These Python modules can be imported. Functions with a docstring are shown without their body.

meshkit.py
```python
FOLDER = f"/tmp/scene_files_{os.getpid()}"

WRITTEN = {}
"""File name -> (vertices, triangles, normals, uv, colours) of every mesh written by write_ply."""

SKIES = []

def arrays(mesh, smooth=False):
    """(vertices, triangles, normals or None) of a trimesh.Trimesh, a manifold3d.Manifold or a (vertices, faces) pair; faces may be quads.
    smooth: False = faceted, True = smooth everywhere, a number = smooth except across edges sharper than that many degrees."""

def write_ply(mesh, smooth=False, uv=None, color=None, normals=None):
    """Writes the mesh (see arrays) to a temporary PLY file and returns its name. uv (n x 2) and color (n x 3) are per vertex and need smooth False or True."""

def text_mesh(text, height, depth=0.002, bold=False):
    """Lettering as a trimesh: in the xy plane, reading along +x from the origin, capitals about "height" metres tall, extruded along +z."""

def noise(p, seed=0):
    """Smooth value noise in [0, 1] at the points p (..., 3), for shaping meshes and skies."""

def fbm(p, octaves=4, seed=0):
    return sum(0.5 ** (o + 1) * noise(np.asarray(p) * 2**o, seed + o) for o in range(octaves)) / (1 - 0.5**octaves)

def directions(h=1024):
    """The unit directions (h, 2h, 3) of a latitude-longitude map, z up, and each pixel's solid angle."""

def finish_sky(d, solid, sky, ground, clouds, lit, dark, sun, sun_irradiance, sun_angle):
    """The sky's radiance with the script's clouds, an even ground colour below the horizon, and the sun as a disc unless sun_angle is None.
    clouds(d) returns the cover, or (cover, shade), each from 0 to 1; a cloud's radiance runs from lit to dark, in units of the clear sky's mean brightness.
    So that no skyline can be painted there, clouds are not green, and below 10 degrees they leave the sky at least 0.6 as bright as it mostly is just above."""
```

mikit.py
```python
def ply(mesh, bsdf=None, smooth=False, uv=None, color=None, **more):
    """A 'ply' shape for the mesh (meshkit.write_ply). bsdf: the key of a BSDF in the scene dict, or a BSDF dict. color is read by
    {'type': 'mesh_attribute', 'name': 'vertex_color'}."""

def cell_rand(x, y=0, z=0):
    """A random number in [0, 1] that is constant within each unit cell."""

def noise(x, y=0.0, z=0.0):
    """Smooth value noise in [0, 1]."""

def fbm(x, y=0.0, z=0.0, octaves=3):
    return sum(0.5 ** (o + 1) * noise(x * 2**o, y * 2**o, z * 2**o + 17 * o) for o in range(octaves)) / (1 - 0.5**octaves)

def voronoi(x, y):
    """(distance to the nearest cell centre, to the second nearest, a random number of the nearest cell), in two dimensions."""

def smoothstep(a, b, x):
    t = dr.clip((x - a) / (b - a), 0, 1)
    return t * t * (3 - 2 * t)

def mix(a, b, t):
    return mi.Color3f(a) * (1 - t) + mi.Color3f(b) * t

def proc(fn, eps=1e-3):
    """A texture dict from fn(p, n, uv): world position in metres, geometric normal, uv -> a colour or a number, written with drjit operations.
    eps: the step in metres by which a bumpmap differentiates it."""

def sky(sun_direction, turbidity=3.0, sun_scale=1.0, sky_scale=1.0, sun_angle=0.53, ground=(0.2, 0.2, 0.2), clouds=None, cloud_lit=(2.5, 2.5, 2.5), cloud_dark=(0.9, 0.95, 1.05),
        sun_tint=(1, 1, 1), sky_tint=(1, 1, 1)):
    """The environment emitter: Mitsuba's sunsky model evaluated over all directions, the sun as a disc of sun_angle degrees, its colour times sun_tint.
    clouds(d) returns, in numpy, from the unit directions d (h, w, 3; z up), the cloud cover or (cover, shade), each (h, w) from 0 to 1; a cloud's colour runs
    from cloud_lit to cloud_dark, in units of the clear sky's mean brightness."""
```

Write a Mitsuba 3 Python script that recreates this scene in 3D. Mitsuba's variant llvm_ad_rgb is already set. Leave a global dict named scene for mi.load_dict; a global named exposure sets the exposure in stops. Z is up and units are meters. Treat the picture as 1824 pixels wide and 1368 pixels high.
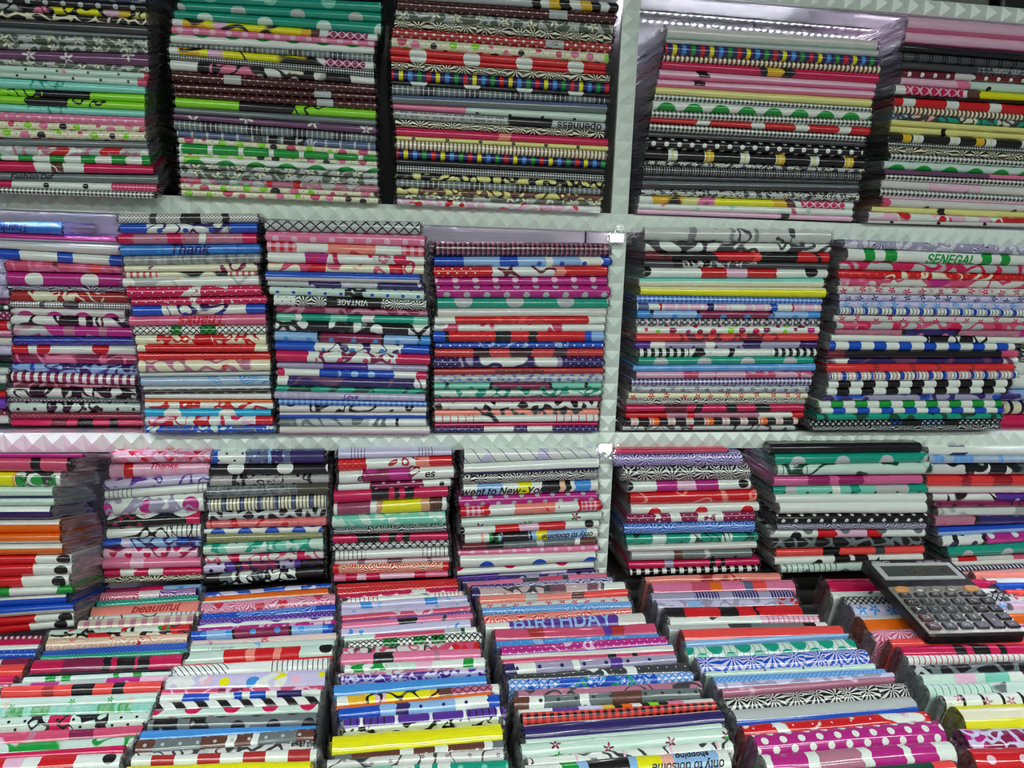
import math, numpy as np, trimesh, drjit as dr, mitsuba as mi, mikit, meshkit
from shapely.geometry import Point, Polygon, box as sbox
from shapely import affinity

# ------------------------------------------------------------------ camera, lights, exposure
W, H, F = 1824, 1368, 1420.0
AXES = np.array([[0.98799031, -0.15054282, 0.03481393],       # camera right / down / forward, rows; world x, y, z, columns
                 [0.00663154, -0.18378971, -0.98294322],
                 [0.15437349, 0.97136924, -0.18058412]])
EYE = np.array([-0.43274447, -1.5574525, 0.38948208])
exposure = 0.86
M4 = np.eye(4); M4[:3, 0], M4[:3, 1], M4[:3, 2], M4[:3, 3] = -AXES[0], -AXES[1], AXES[2], EYE
scene, labels = {}, {}
scene['camera'] = {'type': 'perspective', 'fov': math.degrees(2 * math.atan(W / 2 / F)), 'fov_axis': 'x', 'near_clip': 0.05, 'far_clip': 50.0, 'to_world': mi.ScalarTransform4f(M4)}
PANEL_LIGHT = (27.0, 29.5, 27.5)        # ceiling panels
LED_LIGHT = (66.0, 61.0, 80.0)       # cool strips under the shelves
CEILING, FLOOR, BACK = 1.55, -1.2, 0.205
S1, S0 = 0.443, 0.882                # tops of the upper two shelves; the lowest one is z = 0
LIP = 0.035

def ray(px, py): return AXES.T @ np.array([(px - W / 2) / F, (py - H / 2) / F, 1.0])
def unproject(px, py, axis, val):
    r = ray(px, py)
    return EYE + (val - EYE[axis]) / r[axis] * r

# ------------------------------------------------------------------ materials
def lin(c):
    c = np.asarray(c, float) / 255
    return np.where(c <= 0.04045, c / 12.92, ((c + 0.055) / 1.055) ** 2.4)
PAL = dict(white=(228, 236, 230), mint=(200, 226, 214), cream=(232, 230, 200), grey=(104, 116, 118), lgrey=(182, 190, 190), dgrey=(58, 60, 64), black=(18, 18, 20),
    red=(205, 24, 32), crimson=(200, 20, 82), magenta=(182, 36, 132), navy=(44, 34, 98), blue=(18, 78, 190), sky=(62, 145, 220), ltblue=(142, 184, 230), cyan=(20, 172, 222),
    teal=(8, 152, 128), sea=(120, 205, 182), aqua=(132, 218, 202), green=(14, 150, 56), lime=(140, 220, 40), yellow=(232, 230, 10), pyellow=(226, 224, 140), gold=(228, 184, 40),
    orange=(232, 106, 20), coral=(236, 74, 70), salmon=(236, 140, 126), pink=(226, 120, 160), ppink=(232, 188, 212), rose=(206, 76, 112), maroon=(104, 22, 40), dmaroon=(62, 20, 24),
    wine=(130, 28, 74), plum=(108, 66, 104), purple=(84, 48, 150), lav=(204, 200, 232), lavg=(160, 156, 186), brown=(96, 58, 46), tan=(206, 160, 116), olive=(86, 98, 82),
    mauve=(182, 118, 142), brick=(172, 44, 46), skin=(236, 190, 160), slate=(86, 102, 140), dgreen=(14, 70, 52), offwhite=(214, 214, 210), dolive=(70, 72, 58), peach=(236, 176, 160))
MULTI = dict(confetti=['rose', 'black', 'lime', 'pink'], cubes=['red', 'yellow', 'sky', 'green'], berries=['magenta', 'lime', 'crimson', 'wine'], petals=['rose', 'ppink', 'red', 'lgrey'],
    pastel=['lav', 'ppink', 'yellow', 'sky'], bandsblue=['blue', 'white', 'black', 'white'], rainbow=['pink', 'ltblue', 'ppink', 'sky'], ginghm=['white', 'lgrey', 'white', 'lgrey'])
NAMES = list(PAL)
TABLE = [lin(PAL[n]) for n in NAMES]
COL = {n: i for i, n in enumerate(NAMES)}
for n, cs in MULTI.items():
    COL[n] = len(TABLE)
    TABLE += [lin(PAL[c]) for c in cs]
TABLE = np.array(TABLE) * 0.93
NCOL = len(TABLE)
KINDS = dict(dot=1, bar=2, ging=3, lat=4, sq=5, blob=6, flo=7, cow=8, weave=9, txt=10, band=11, lace=12, slant=13, glit=14, mdot=15, mbar=16, heart=17, swirl=18)
K = 52
PARAM = []                            # one row of K numbers per bundle

def setup_print():
    flat = np.array(PARAM, np.float32).ravel()
    P = mi.Float(flat)
    PR, PG, PB = (mi.Float(TABLE[:, k].astype(np.float32)) for k in range(3))
    def colour(i):
        i = mi.UInt32(i)
        return mi.Color3f(dr.gather(mi.Float, PR, i), dr.gather(mi.Float, PG, i), dr.gather(mi.Float, PB, i))
    fr = lambda x: x - dr.floor(x)
    def layer(base, g, o, X, Y, u, seed):
        kind, c, p, q, off, ua, ub = (g(o + j) for j in range(7))
        ip = 1 / p
        x, y = X * ip, Y * ip
        # staggered dots
        gap = dr.select(q > 0.3 * p, 0.9, 0.5)
        yr = y / gap + off + 0.5
        row = dr.floor(yr)
        xs = x + 0.5 * (row - 2 * dr.floor(row * 0.5))
        ci = dr.floor(xs)
        dx, dy = (xs - ci - 0.5) * p, (yr - row - 0.5) * p * gap
        rr = dr.sqrt(dx * dx + dy * dy)
        pick = mikit.cell_rand(ci, row, seed)
        aa = 0.0004
        dot = mikit.smoothstep(q + aa, q - aa, rr)
        # a second look at the neighbouring rows for large dots
        sgn = dr.select(yr - row > 0.5, 1.0, -1.0)
        row2 = row + sgn
        xs2 = x + 0.5 * (row2 - 2 * dr.floor(row2 * 0.5))
        dx2, dy2 = (fr(xs2) - 0.5) * p, (yr - row2 - 0.5) * p * gap
        dot = dr.maximum(dot, mikit.smoothstep(q + aa, q - aa, dr.sqrt(dx2 * dx2 + dy2 * dy2)))
        size = q * (0.45 + 0.55 * mikit.cell_rand(ci, row, seed + 7))
        jx, jy = (mikit.cell_rand(ci, row, seed + 3) - 0.5) * p * 0.4, (mikit.cell_rand(ci, row, seed + 5) - 0.5) * p * 0.3
        mdot = mikit.smoothstep(size + aa, size - aa, dr.sqrt(dr.square(dx - jx) + dr.square(dy - jy)))
        th = dr.atan2(dy - jy, dx - jx)
        rj = dr.sqrt(dr.square(dx - jx) + dr.square(dy - jy))
        petal = q * (0.62 + 0.38 * dr.cos(5 * th + 6 * pick))
        flo = mikit.smoothstep(petal + aa, petal - aa, rj) * mikit.smoothstep(q * 0.12, q * 0.22, rj)
        hx, hy = dr.abs(dx - jx) / q, (dy - jy) / q
        heart = mikit.smoothstep(0.06, -0.06, hx * hx + dr.square(hy * 1.15 - dr.sqrt(hx + 1e-6) * 0.75) - 0.75)
        xb = x + off
        bar = mikit.smoothstep(q * 0.5 + aa, q * 0.5 - aa, dr.abs(fr(xb + 0.5) - 0.5) * p)
        sx = x + Y * 0.8 * ip
        slant = mikit.smoothstep(q * 0.5 + aa, q * 0.5 - aa, dr.abs(fr(sx + 0.5) - 0.5) * p)
        a, b = dr.select(fr(x) < 0.5, 1.0, 0.0), dr.select(fr(y) < 0.5, 1.0, 0.0)
        ging = (a + b) * 0.5
        d1, d2 = dr.abs(fr(x + y) - 0.5), dr.abs(fr(x - y) - 0.5)
        lat = mikit.smoothstep(q + aa, q - aa, dr.minimum(d1, d2) * p * 0.7)
        wx, wy = mikit.noise(x * 1.3 + 11, y * 1.3, seed + 4) - 0.5, mikit.noise(x * 1.3, y * 1.3 + 23, seed + 6) - 0.5
        bx, by = x * 0.8 + y * 0.6 + 0.9 * wx, y * 0.8 - x * 0.6 + 0.9 * wy
        n1 = mikit.noise(bx, by, seed)
        n2 = mikit.noise(bx * 2.1 + 31, by * 2.1, seed + 9)
        sq = mikit.smoothstep(q + 0.03, q, dr.abs(n1 - 0.5)) 
        swirl = mikit.smoothstep(q + 0.03, q, dr.abs(fr((n1 + 0.35 * n2) * 3.0) - 0.5) * 0.5)
        blob = mikit.smoothstep(q - 0.02, q + 0.02, n1 * 0.65 + n2 * 0.35)
        v1, v2, vr = mikit.voronoi(x + seed * 3.7, y)
        cow = mikit.smoothstep(q - 0.04, q + 0.04, v2 - v1)
        ray_ = dr.sin(dr.floor(9 + 6 * pick) * th + 6 * pick)
        lace = mikit.smoothstep(-0.2, 0.2, ray_ * mikit.smoothstep(0.07 * p, 0.13 * p, rj) + (q - 0.5) + 1.6 * mikit.smoothstep(0.06 * p, 0.045 * p, rj) - 1.2 * mikit.smoothstep(0.025 * p, 0.0, dr.abs(rj - 0.09 * p)) + 0.5 * (n2 - 0.5))
        weave = mikit.smoothstep(-0.2, 0.2, dr.sin(6.2832 * (x + y)) * dr.sin(6.2832 * (x - y)) + (q - 0.5))
        glit = mikit.smoothstep(q - 0.25, q + 0.25, mikit.noise(x * 2.0, y * 0.7, seed) * 0.6 + 0.4 * mikit.cell_rand(X * 2600, Y * 2600, seed))
        line = dr.floor(y)
        word = mikit.cell_rand(dr.floor(x * 1.6 + 5 * mikit.cell_rand(line, 1)), line, seed)
        txt = dr.select((fr(y) > 0.25) & (fr(y) < 0.78) & (word > 0.16) & (mikit.cell_rand(X * 1100, line, seed) > 0.3), q, 0.0)
        mask = mi.Float(0)
        for k, m in ((1, dot), (2, bar), (3, ging), (4, lat), (5, sq), (6, blob), (7, flo), (8, cow), (9, weave), (10, txt), (12, lace), (13, slant), (14, glit), (15, mdot), (16, bar), (17, heart), (18, swirl)):
            mask = dr.select(dr.abs(kind - k) < 0.5, m, mask)
        n = Y / g(1) * 1.43                                   # -1 .. 1 over the face that shows
        mask = dr.select(dr.abs(kind - 11) < 0.5, dr.select((n < p) & (n > q), 1.0, 0.0), mask)
        multi = dr.select(dr.abs(kind - 15) < 0.5, dr.floor(pick * 3.999), dr.select(dr.abs(kind - 16) < 0.5, dr.floor(xb + 0.5) - 4 * dr.floor((dr.floor(xb + 0.5)) * 0.25), 0.0))
        mask = dr.select((u >= ua) & (u <= ub), mask, 0.0)
        return mikit.mix(base, colour(c + multi), mask)
    def fn(p, n, uv):
        ident = dr.floor(uv.x)
        uf = uv.x - ident
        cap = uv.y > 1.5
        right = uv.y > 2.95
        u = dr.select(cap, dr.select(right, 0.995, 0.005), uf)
        i0 = mi.UInt32(ident) * K
        g = lambda j: dr.gather(mi.Float, P, i0 + j)
        X, Y = u * g(0), dr.select(cap, 0.0, uv.y - 0.5)
        seed = g(2)
        w = u + g(28) * (mikit.noise(Y * 130 + 7, u * 5, seed) - 0.5)
        c = g(14)
        for j in range(11):
            c = dr.select(w > g(3 + j), g(15 + j), c)
        c = dr.select(Y / g(1) * 1.43 < g(26), g(27), c)
        col = colour(c)
        deco = col
        for o in (29, 36, 43):
            deco = layer(deco, g, o, X, Y, u, seed + o)
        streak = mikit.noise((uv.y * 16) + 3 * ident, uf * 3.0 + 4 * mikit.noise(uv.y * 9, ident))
        film = mikit.mix(col * 0.3, mi.Color3f(0.32, 0.33, 0.36), 0.5 * mikit.smoothstep(0.6, 0.95, streak))  # bundle ends: shade between layers put into the colour, plus pale film streaks
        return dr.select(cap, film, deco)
    return fn

def wrinkle(p, n, uv):
    return mikit.fbm(p.x * 9 + 3 * mikit.noise(p.z * 40, p.x * 5, p.y * 40), p.y * 120, p.z * 120, octaves=2) * 0.7 + 0.3 * mikit.noise(p.x * 45 + p.z * 60, p.z * 90, p.y * 90)
def plastic(colour, rough=0.25, spec=0.5, **more):
    return {'type': 'principled', 'base_color': colour if isinstance(colour, dict) else {'type': 'rgb', 'value': list(map(float, colour))}, 'roughness': rough, 'specular': spec, **more}
def two(b): return {'type': 'twosided', 'bsdf': b}

def emboss_tone(p, n, uv):
    return mikit.mix((0.66, 0.77, 0.70), (0.72, 0.81, 0.75), mikit.fbm(p.x * 14, p.y * 14, p.z * 14))
def brushed(p, n, uv):
    return mikit.mix((0.52, 0.52, 0.55), (0.62, 0.62, 0.66), mikit.noise(p.x * 6, p.y * 300, p.z * 300))
def floor_tile(p, n, uv):
    fx, fy = p.x / 0.6, p.y / 0.6
    g = dr.minimum(dr.abs(fx - dr.floor(fx + 0.5)), dr.abs(fy - dr.floor(fy + 0.5)))
    return mikit.mix((0.12, 0.12, 0.12), mikit.mix((0.2, 0.19, 0.18), (0.25, 0.24, 0.23), mikit.fbm(p.x * 5, p.y * 5)), mikit.smoothstep(0.004, 0.007, g))
scene['emboss_white'] = two(plastic(mikit.proc(emboss_tone), 0.28, 0.5))
scene['brushed_metal'] = two({'type': 'principled', 'base_color': mikit.proc(brushed), 'roughness': 0.12, 'metallic': 0.85})
scene['board_white'] = two(plastic((0.62, 0.65, 0.63), 0.35))
scene['wall_paint'] = two({'type': 'diffuse', 'reflectance': {'type': 'rgb', 'value': [0.2, 0.2, 0.21]}})
scene['ceiling_paint'] = two({'type': 'diffuse', 'reflectance': {'type': 'rgb', 'value': [0.42, 0.42, 0.42]}})
scene['floor_stone'] = two(plastic(mikit.proc(floor_tile), 0.3))
scene['table_wood'] = two(plastic((0.05, 0.045, 0.045), 0.5))
scene['film'] = {'type': 'blendbsdf', 'weight': 0.07, 'a': {'type': 'thindielectric', 'int_ior': 1.5}, 'b': two({'type': 'roughplastic', 'diffuse_reflectance': {'type': 'rgb', 'value': [0.62, 0.62, 0.66]}, 'alpha': 0.12})}
scene['black_plastic'] = two(plastic((0.008, 0.008, 0.009), 0.3, 0.3))
scene['ink_black'] = two(plastic((0.012, 0.012, 0.016), 0.22, 0.5))

# ------------------------------------------------------------------ mesh helpers
def cat(ms): return trimesh.util.concatenate(ms)
def cuboid(lo, hi):
    m = trimesh.creation.box(extents=np.subtract(hi, lo)); m.apply_translation(np.add(lo, hi) / 2.0); return m
def rounded(w, h, r, n=6):
    return sbox(-w / 2 + r, -h / 2 + r, w / 2 - r, h / 2 - r).buffer(r, quad_segs=n)
def slab(poly, z0, z1, bevel=0.0):
    """A flat extruded shape whose upper edge is chamfered by stacking inset outlines."""
    if bevel <= 0:
        m = trimesh.creation.extrude_polygon(poly, z1 - z0, engine='earcut'); m.apply_translation([0, 0, z0]); return m
    import manifold3d as m3
    pts = [np.array(p.exterior.coords)[:-1] for p in ([poly] if poly.geom_type == 'Polygon' else poly.geoms)]
    hulls = []
    for q in pts:
        lo = np.c_[q, np.full(len(q), z0)]
        mid = np.c_[q, np.full(len(q), z1 - bevel)]
        c = np.array(Polygon(q).buffer(-bevel).exterior.coords)[:-1]
        hulls.append(m3.Manifold.hull_points(np.vstack([lo, mid, np.c_[c, np.full(len(c), z1)]])))
    out = []
    for hu in hulls:
        mm = hu.to_mesh(); out.append(trimesh.Trimesh(mm.vert_properties[:, :3], mm.tri_verts, process=False))
    return cat(out)
def put(key, mesh, bsdf, smooth=False, **more):
    n, base = 1, key
    while key in scene: key = f'{base}_{n:03d}'; n += 1
    scene[key] = mikit.ply(mesh, bsdf, smooth, **more)
    return key
def tag(key, label, category, group=None):
    labels[key] = {'label': label, 'category': category}
    if group: labels[key]['group'] = group
def struct(key, mesh, bsdf): put(key, mesh, bsdf); labels[key] = {'kind': 'structure'}

# ------------------------------------------------------------------ the room
struct('floor', cuboid((-3.2, -3.6, FLOOR - 0.05), (3.2, 0.5, FLOOR)), 'floor_stone')
struct('ceiling', cuboid((-3.2, -3.6, CEILING), (3.2, 0.5, CEILING + 0.05)), 'ceiling_paint')
struct('wall_back', cuboid((-3.2, 0.45, FLOOR), (3.2, 0.5, CEILING)), 'wall_paint')
struct('wall_front', cuboid((-3.2, -3.65, FLOOR), (3.2, -3.6, CEILING)), 'wall_paint')
struct('wall_left', cuboid((-3.25, -3.6, FLOOR), (-3.2, 0.5, CEILING)), 'wall_paint')
struct('wall_right', cuboid((3.2, -3.6, FLOOR), (3.25, 0.5, CEILING)), 'wall_paint')
for k, (x, y, which) in enumerate(((-1.6, -2.15, 'left, nearer the shelves'), (-0.1, -2.15, 'middle, nearer the shelves'), (1.4, -2.15, 'right, nearer the shelves'), (-1.6, -3.25, 'left, farther from the shelves'), (-0.1, -3.25, 'middle, farther from the shelves'), (1.4, -3.25, 'right, farther from the shelves'))):
    hw, hd = 0.6, 0.06
    name = 'ceiling_light' if k == 0 else f'ceiling_light_{k:03d}'
    put(name + '__frame', cat([cuboid((x - hw - .02, y - hd - .02, CEILING - .03), (x + hw + .02, y - hd, CEILING)), cuboid((x - hw - .02, y + hd, CEILING - .03), (x + hw + .02, y + hd + .02, CEILING)),
                               cuboid((x - hw - .02, y - hd, CEILING - .03), (x - hw, y + hd, CEILING)), cuboid((x + hw, y - hd, CEILING - .03), (x + hw + .02, y + hd, CEILING))]), 'board_white')
    v = np.array([[x - hw, y - hd, CEILING - .02], [x + hw, y - hd, CEILING - .02], [x + hw, y + hd, CEILING - .02], [x - hw, y + hd, CEILING - .02]])
    scene[name + '__diffuser'] = mikit.ply((v, np.array([[0, 2, 1], [0, 3, 2]])), 'board_white', emitter={'type': 'area', 'radiance': {'type': 'rgb', 'value': list(PANEL_LIGHT)}})
    tag(name, f'long white ceiling light above the aisle, {which}', 'ceiling light', 'ceiling lights')

# ------------------------------------------------------------------ the shelving unit
def pyramid_strip(length, height, pitch, thick=0.010, relief=0.008):
    """A strip along +x in the xz plane facing -y, with square pyramids pressed proud of its face."""
    n = max(1, round(length / pitch))
    vs, fs = [], []
    xs = np.linspace(0, length, n + 1)
    for a, b in zip(xs[:-1], xs[1:]):
        o = len(vs)
        vs += [(a, 0, 0), (b, 0, 0), (b, 0, height), (a, 0, height), ((a + b) / 2, -relief, height / 2)]
        fs += [(o, o + 1, o + 4), (o + 1, o + 2, o + 4), (o + 2, o + 3, o + 4), (o + 3, o, o + 4)]
    return cat([trimesh.Trimesh(np.array(vs), np.array(fs), process=False), cuboid((0, 0.0005, 0), (length, thick, height))])
X0, X1 = -1.75, 1.75
unit = 'shelving_unit'
tag(unit, 'white shelving unit with pyramid embossed edge strips and cool light strips, full of bag bundles', 'shelf')
put(unit + '__back_panel', cuboid((X0, BACK, -0.015), (0.0, BACK + 0.01, S1 - .001)), 'brushed_metal')
for za, zb in ((-0.527, -0.016), (S1, 1.2)): put(unit + '__back_panel', cuboid((X0, BACK, za), (0.0, BACK + 0.01, zb)), 'black_plastic')
put(unit + '__back_panel', cuboid((0.004, BACK, -0.527), (X1, BACK + 0.01, 1.2)), 'brushed_metal')
for z, hgt in ((0.0, LIP), (S1, LIP), (S0, 0.029)):
    put(unit + '__shelf_board', cuboid((X0, 0.008, z - 0.014), (X1, BACK - .001, z)), 'brushed_metal')
    for a, b in ((X0, 0.0), (0.034, X1)):
        s = pyramid_strip(b - a, hgt, 0.034); s.apply_translation([a, -0.004, z - hgt])
        put(unit + '__edge_strip', s, 'emboss_white')
    j = pyramid_strip(0.034, hgt, 0.034); j.apply_translation([0, -0.005, z - hgt])
    put(unit + '__edge_strip', j, 'emboss_white')
    put(unit + '__cover_rail', cuboid((X0, 0.006, z - hgt - 0.003), (X1, 0.016, z - hgt - 0.0005)), 'brushed_metal')
for za, zb in ((-0.529, -LIP - .0005), (0.0005, S1 - LIP - .0005), (S1 + .0005, S0 - 0.0295)):
    L = zb - za
    s = pyramid_strip(L, 0.034, 0.034)
    s.apply_transform(np.array([[0, 0, 1, 0], [0, 1, 0, 0], [1, 0, 0, za], [0, 0, 0, 1.0]])); s.invert()
    s.apply_translation([0, -0.002, 0])
    put(unit + '__post', s, 'emboss_white')
    put(unit + '__divider_panel', cuboid((0.008, 0.012, max(za, -0.344)), (0.026, BACK - .001, zb)), 'board_white')
# cool light strips on the undersides, one dot of light every 17 mm
for z, a, b, LEDY in ((0.0, X0 + .02, -0.01, 0.034), (0.0, 0.05, X1 - .02, 0.034), (S1, X0 + .02, -0.01, 0.034), (S1, 0.05, X1 - .02, 0.034), (S0, -0.14, -0.01, 0.034), (S0, 0.05, X1 - .02, 0.172)):
    zz = z - 0.0145
    if True:
        xs = np.arange(a, b, 0.0165)
        put(unit + '__light_strip', cuboid((a, LEDY - .005, zz - 0.0016), (b, LEDY + .005, zz - 0.0002)), 'board_white')
        d = 0.0026
        v = np.vstack([[[x - d, LEDY - d, zz - .0024], [x + d, LEDY - d, zz - .0024], [x + d, LEDY + d, zz - .0024], [x - d, LEDY + d, zz - .0024]] for x in xs])
        f = np.vstack([[[4 * i, 4 * i + 2, 4 * i + 1], [4 * i, 4 * i + 3, 4 * i + 2]] for i in range(len(xs))])
        k = put(unit + '__light_diodes', (v, f), 'board_white', emitter={'type': 'area', 'radiance': {'type': 'rgb', 'value': [12 * c for c in LED_LIGHT]}})
        labels[k] = {'kind': 'stuff'}
# marker doodle of a heart on the back panel of the upper right bay
t = np.linspace(0, 2 * np.pi, 40)
hp = unproject(1345, 33, 1, BACK)
hx, hz = 0.010 * np.sin(t) ** 3, 0.0011 * (13 * np.cos(t) - 5 * np.cos(2 * t) - 2 * np.cos(3 * t) - np.cos(4 * t))
loop = Polygon(np.c_[hx, hz]).exterior.buffer(0.0011)
hm = slab(loop, 0, 0.0006) if loop.geom_type == 'Polygon' else None
if hm is not None:
    hm.apply_transform(np.array([[1, 0, 0, hp[0]], [0, 0, -1, BACK - .0002], [0, 1, 0, hp[2]], [0, 0, 0, 1.0]]))
    k = put(unit + '__heart_doodle', hm, 'ink_black'); labels[k] = {'label': 'small black heart drawn on the metal back panel'}
# the two loose light strip ends taped to the post, wrapped in clear film
def crumpled(w, h, amp, seed, nx=14, nz=12):
    u, v = np.meshgrid(np.linspace(-.5, .5, nx), np.linspace(-.5, .5, nz))
    r = np.random.default_rng(seed)
    p = np.stack([u * w + r.normal(0, w / nx * .25, u.shape), r.normal(0, amp, u.shape), v * h + r.normal(0, h / nz * .25, u.shape)], -1).reshape(-1, 3)
    i = np.arange(nx * nz).reshape(nz, nx)
    q = np.stack([i[:-1, :-1], i[:-1, 1:], i[1:, 1:], i[1:, :-1]], -1).reshape(-1, 4)
    return trimesh.Trimesh(p, np.vstack([q[:, [0, 1, 2]], q[:, [0, 2, 3]]]), process=False)
for px, py, nm, text in ((1078, 797, 'light_strip_end', 'glowing end of the light strip in clear film, on the post at the lower shelf'),
                         (1098, 424, 'light_strip_end_001', 'glowing end of the light strip in clear film, on the post below the upper shelf')):
    c = unproject(px, py, 1, -0.016)
    b = slab(rounded(0.030, 0.019, 0.004), 0, 0.003, 0.001)
    b.apply_transform(np.array([[1, 0, 0, c[0]], [0, 0, -1, c[1]], [0, 1, 0, c[2]], [0, 0, 0, 1.0]]))
    put(nm + '__tail', b, 'board_white')
    v = np.array([[c[0] - .013, c[1] - .0035, c[2] - .0075], [c[0] + .013, c[1] - .0035, c[2] - .0075], [c[0] + .013, c[1] - .0035, c[2] + .0075], [c[0] - .013, c[1] - .0035, c[2] + .0075]])
    scene[nm + '__diode'] = mikit.ply((v, np.array([[0, 1, 2], [0, 2, 3]])), 'board_white', emitter={'type': 'area', 'radiance': {'type': 'rgb', 'value': [160, 160, 165]}})
    m = crumpled(0.05, 0.034, 0.0025, 5 + px); m.apply_translation(c + [0.004, -0.012, -0.004 if px < 1090 else 0.006])
    put(nm + '__clear_film', m, 'film')
    tag(nm, text, 'light strip')
# platform that carries the lower stacks and the table that carries the standing rows
put('display_table__top', cat([cuboid((-1.7, -0.95, -0.56), (1.7, 0.2, -0.53))]), 'table_wood')
put('display_table__skirt', cat([cuboid((-1.68, -0.93, FLOOR), (1.68, -0.91, -0.56)), cuboid((-1.68, -0.91, FLOOR), (-1.66, 0.19, -0.56)), cuboid((1.66, -0.91, FLOOR), (1.68, 0.19, -0.56))]), 'table_wood')
put('display_table__riser', cuboid((-1.6, 0.07, -0.529), (1.6, 0.2, -0.345)), 'table_wood')
put('display_table__riser', cuboid((-1.6, -0.15, -0.529), (-0.84, 0.069, -0.46)), 'table_wood')
tag('display_table', 'dark display table under the standing rows of bag bundles', 'table')

# ------------------------------------------------------------------ the bundles, stack by stack, as read off the photograph
#   rows: left y, right y of the upper edge (in the units of the stack's own crop) [left x right x] ; print
CROPS = dict(A1=(0, 0, 3.42), A2=(280, 0, 3.42), A3=(680, 0, 3.42), A4=(1080, 0, 2.4516), M1=(0, 380, 3.337), M2=(200, 370, 3.257), M3=(465, 380, 3.3366), M4=(750, 390, 3.42),
    M5=(1080, 380, 3.257), M6=(1430, 380, 3.257), T1=(0, 780, 4.275), T3=(340, 780, 4.275), T4=(570, 780, 4.886), T5=(790, 780, 4.886), T6=(1060, 780, 4.886), T7=(1330, 770, 3.508),
    B1=(0, 1020, 3.93), B2=(210, 1020, 3.931), B3=(560, 1020, 3.93), B4=(820, 1000, 3.5766), B5=(1130, 1000, 2.6287))
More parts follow.
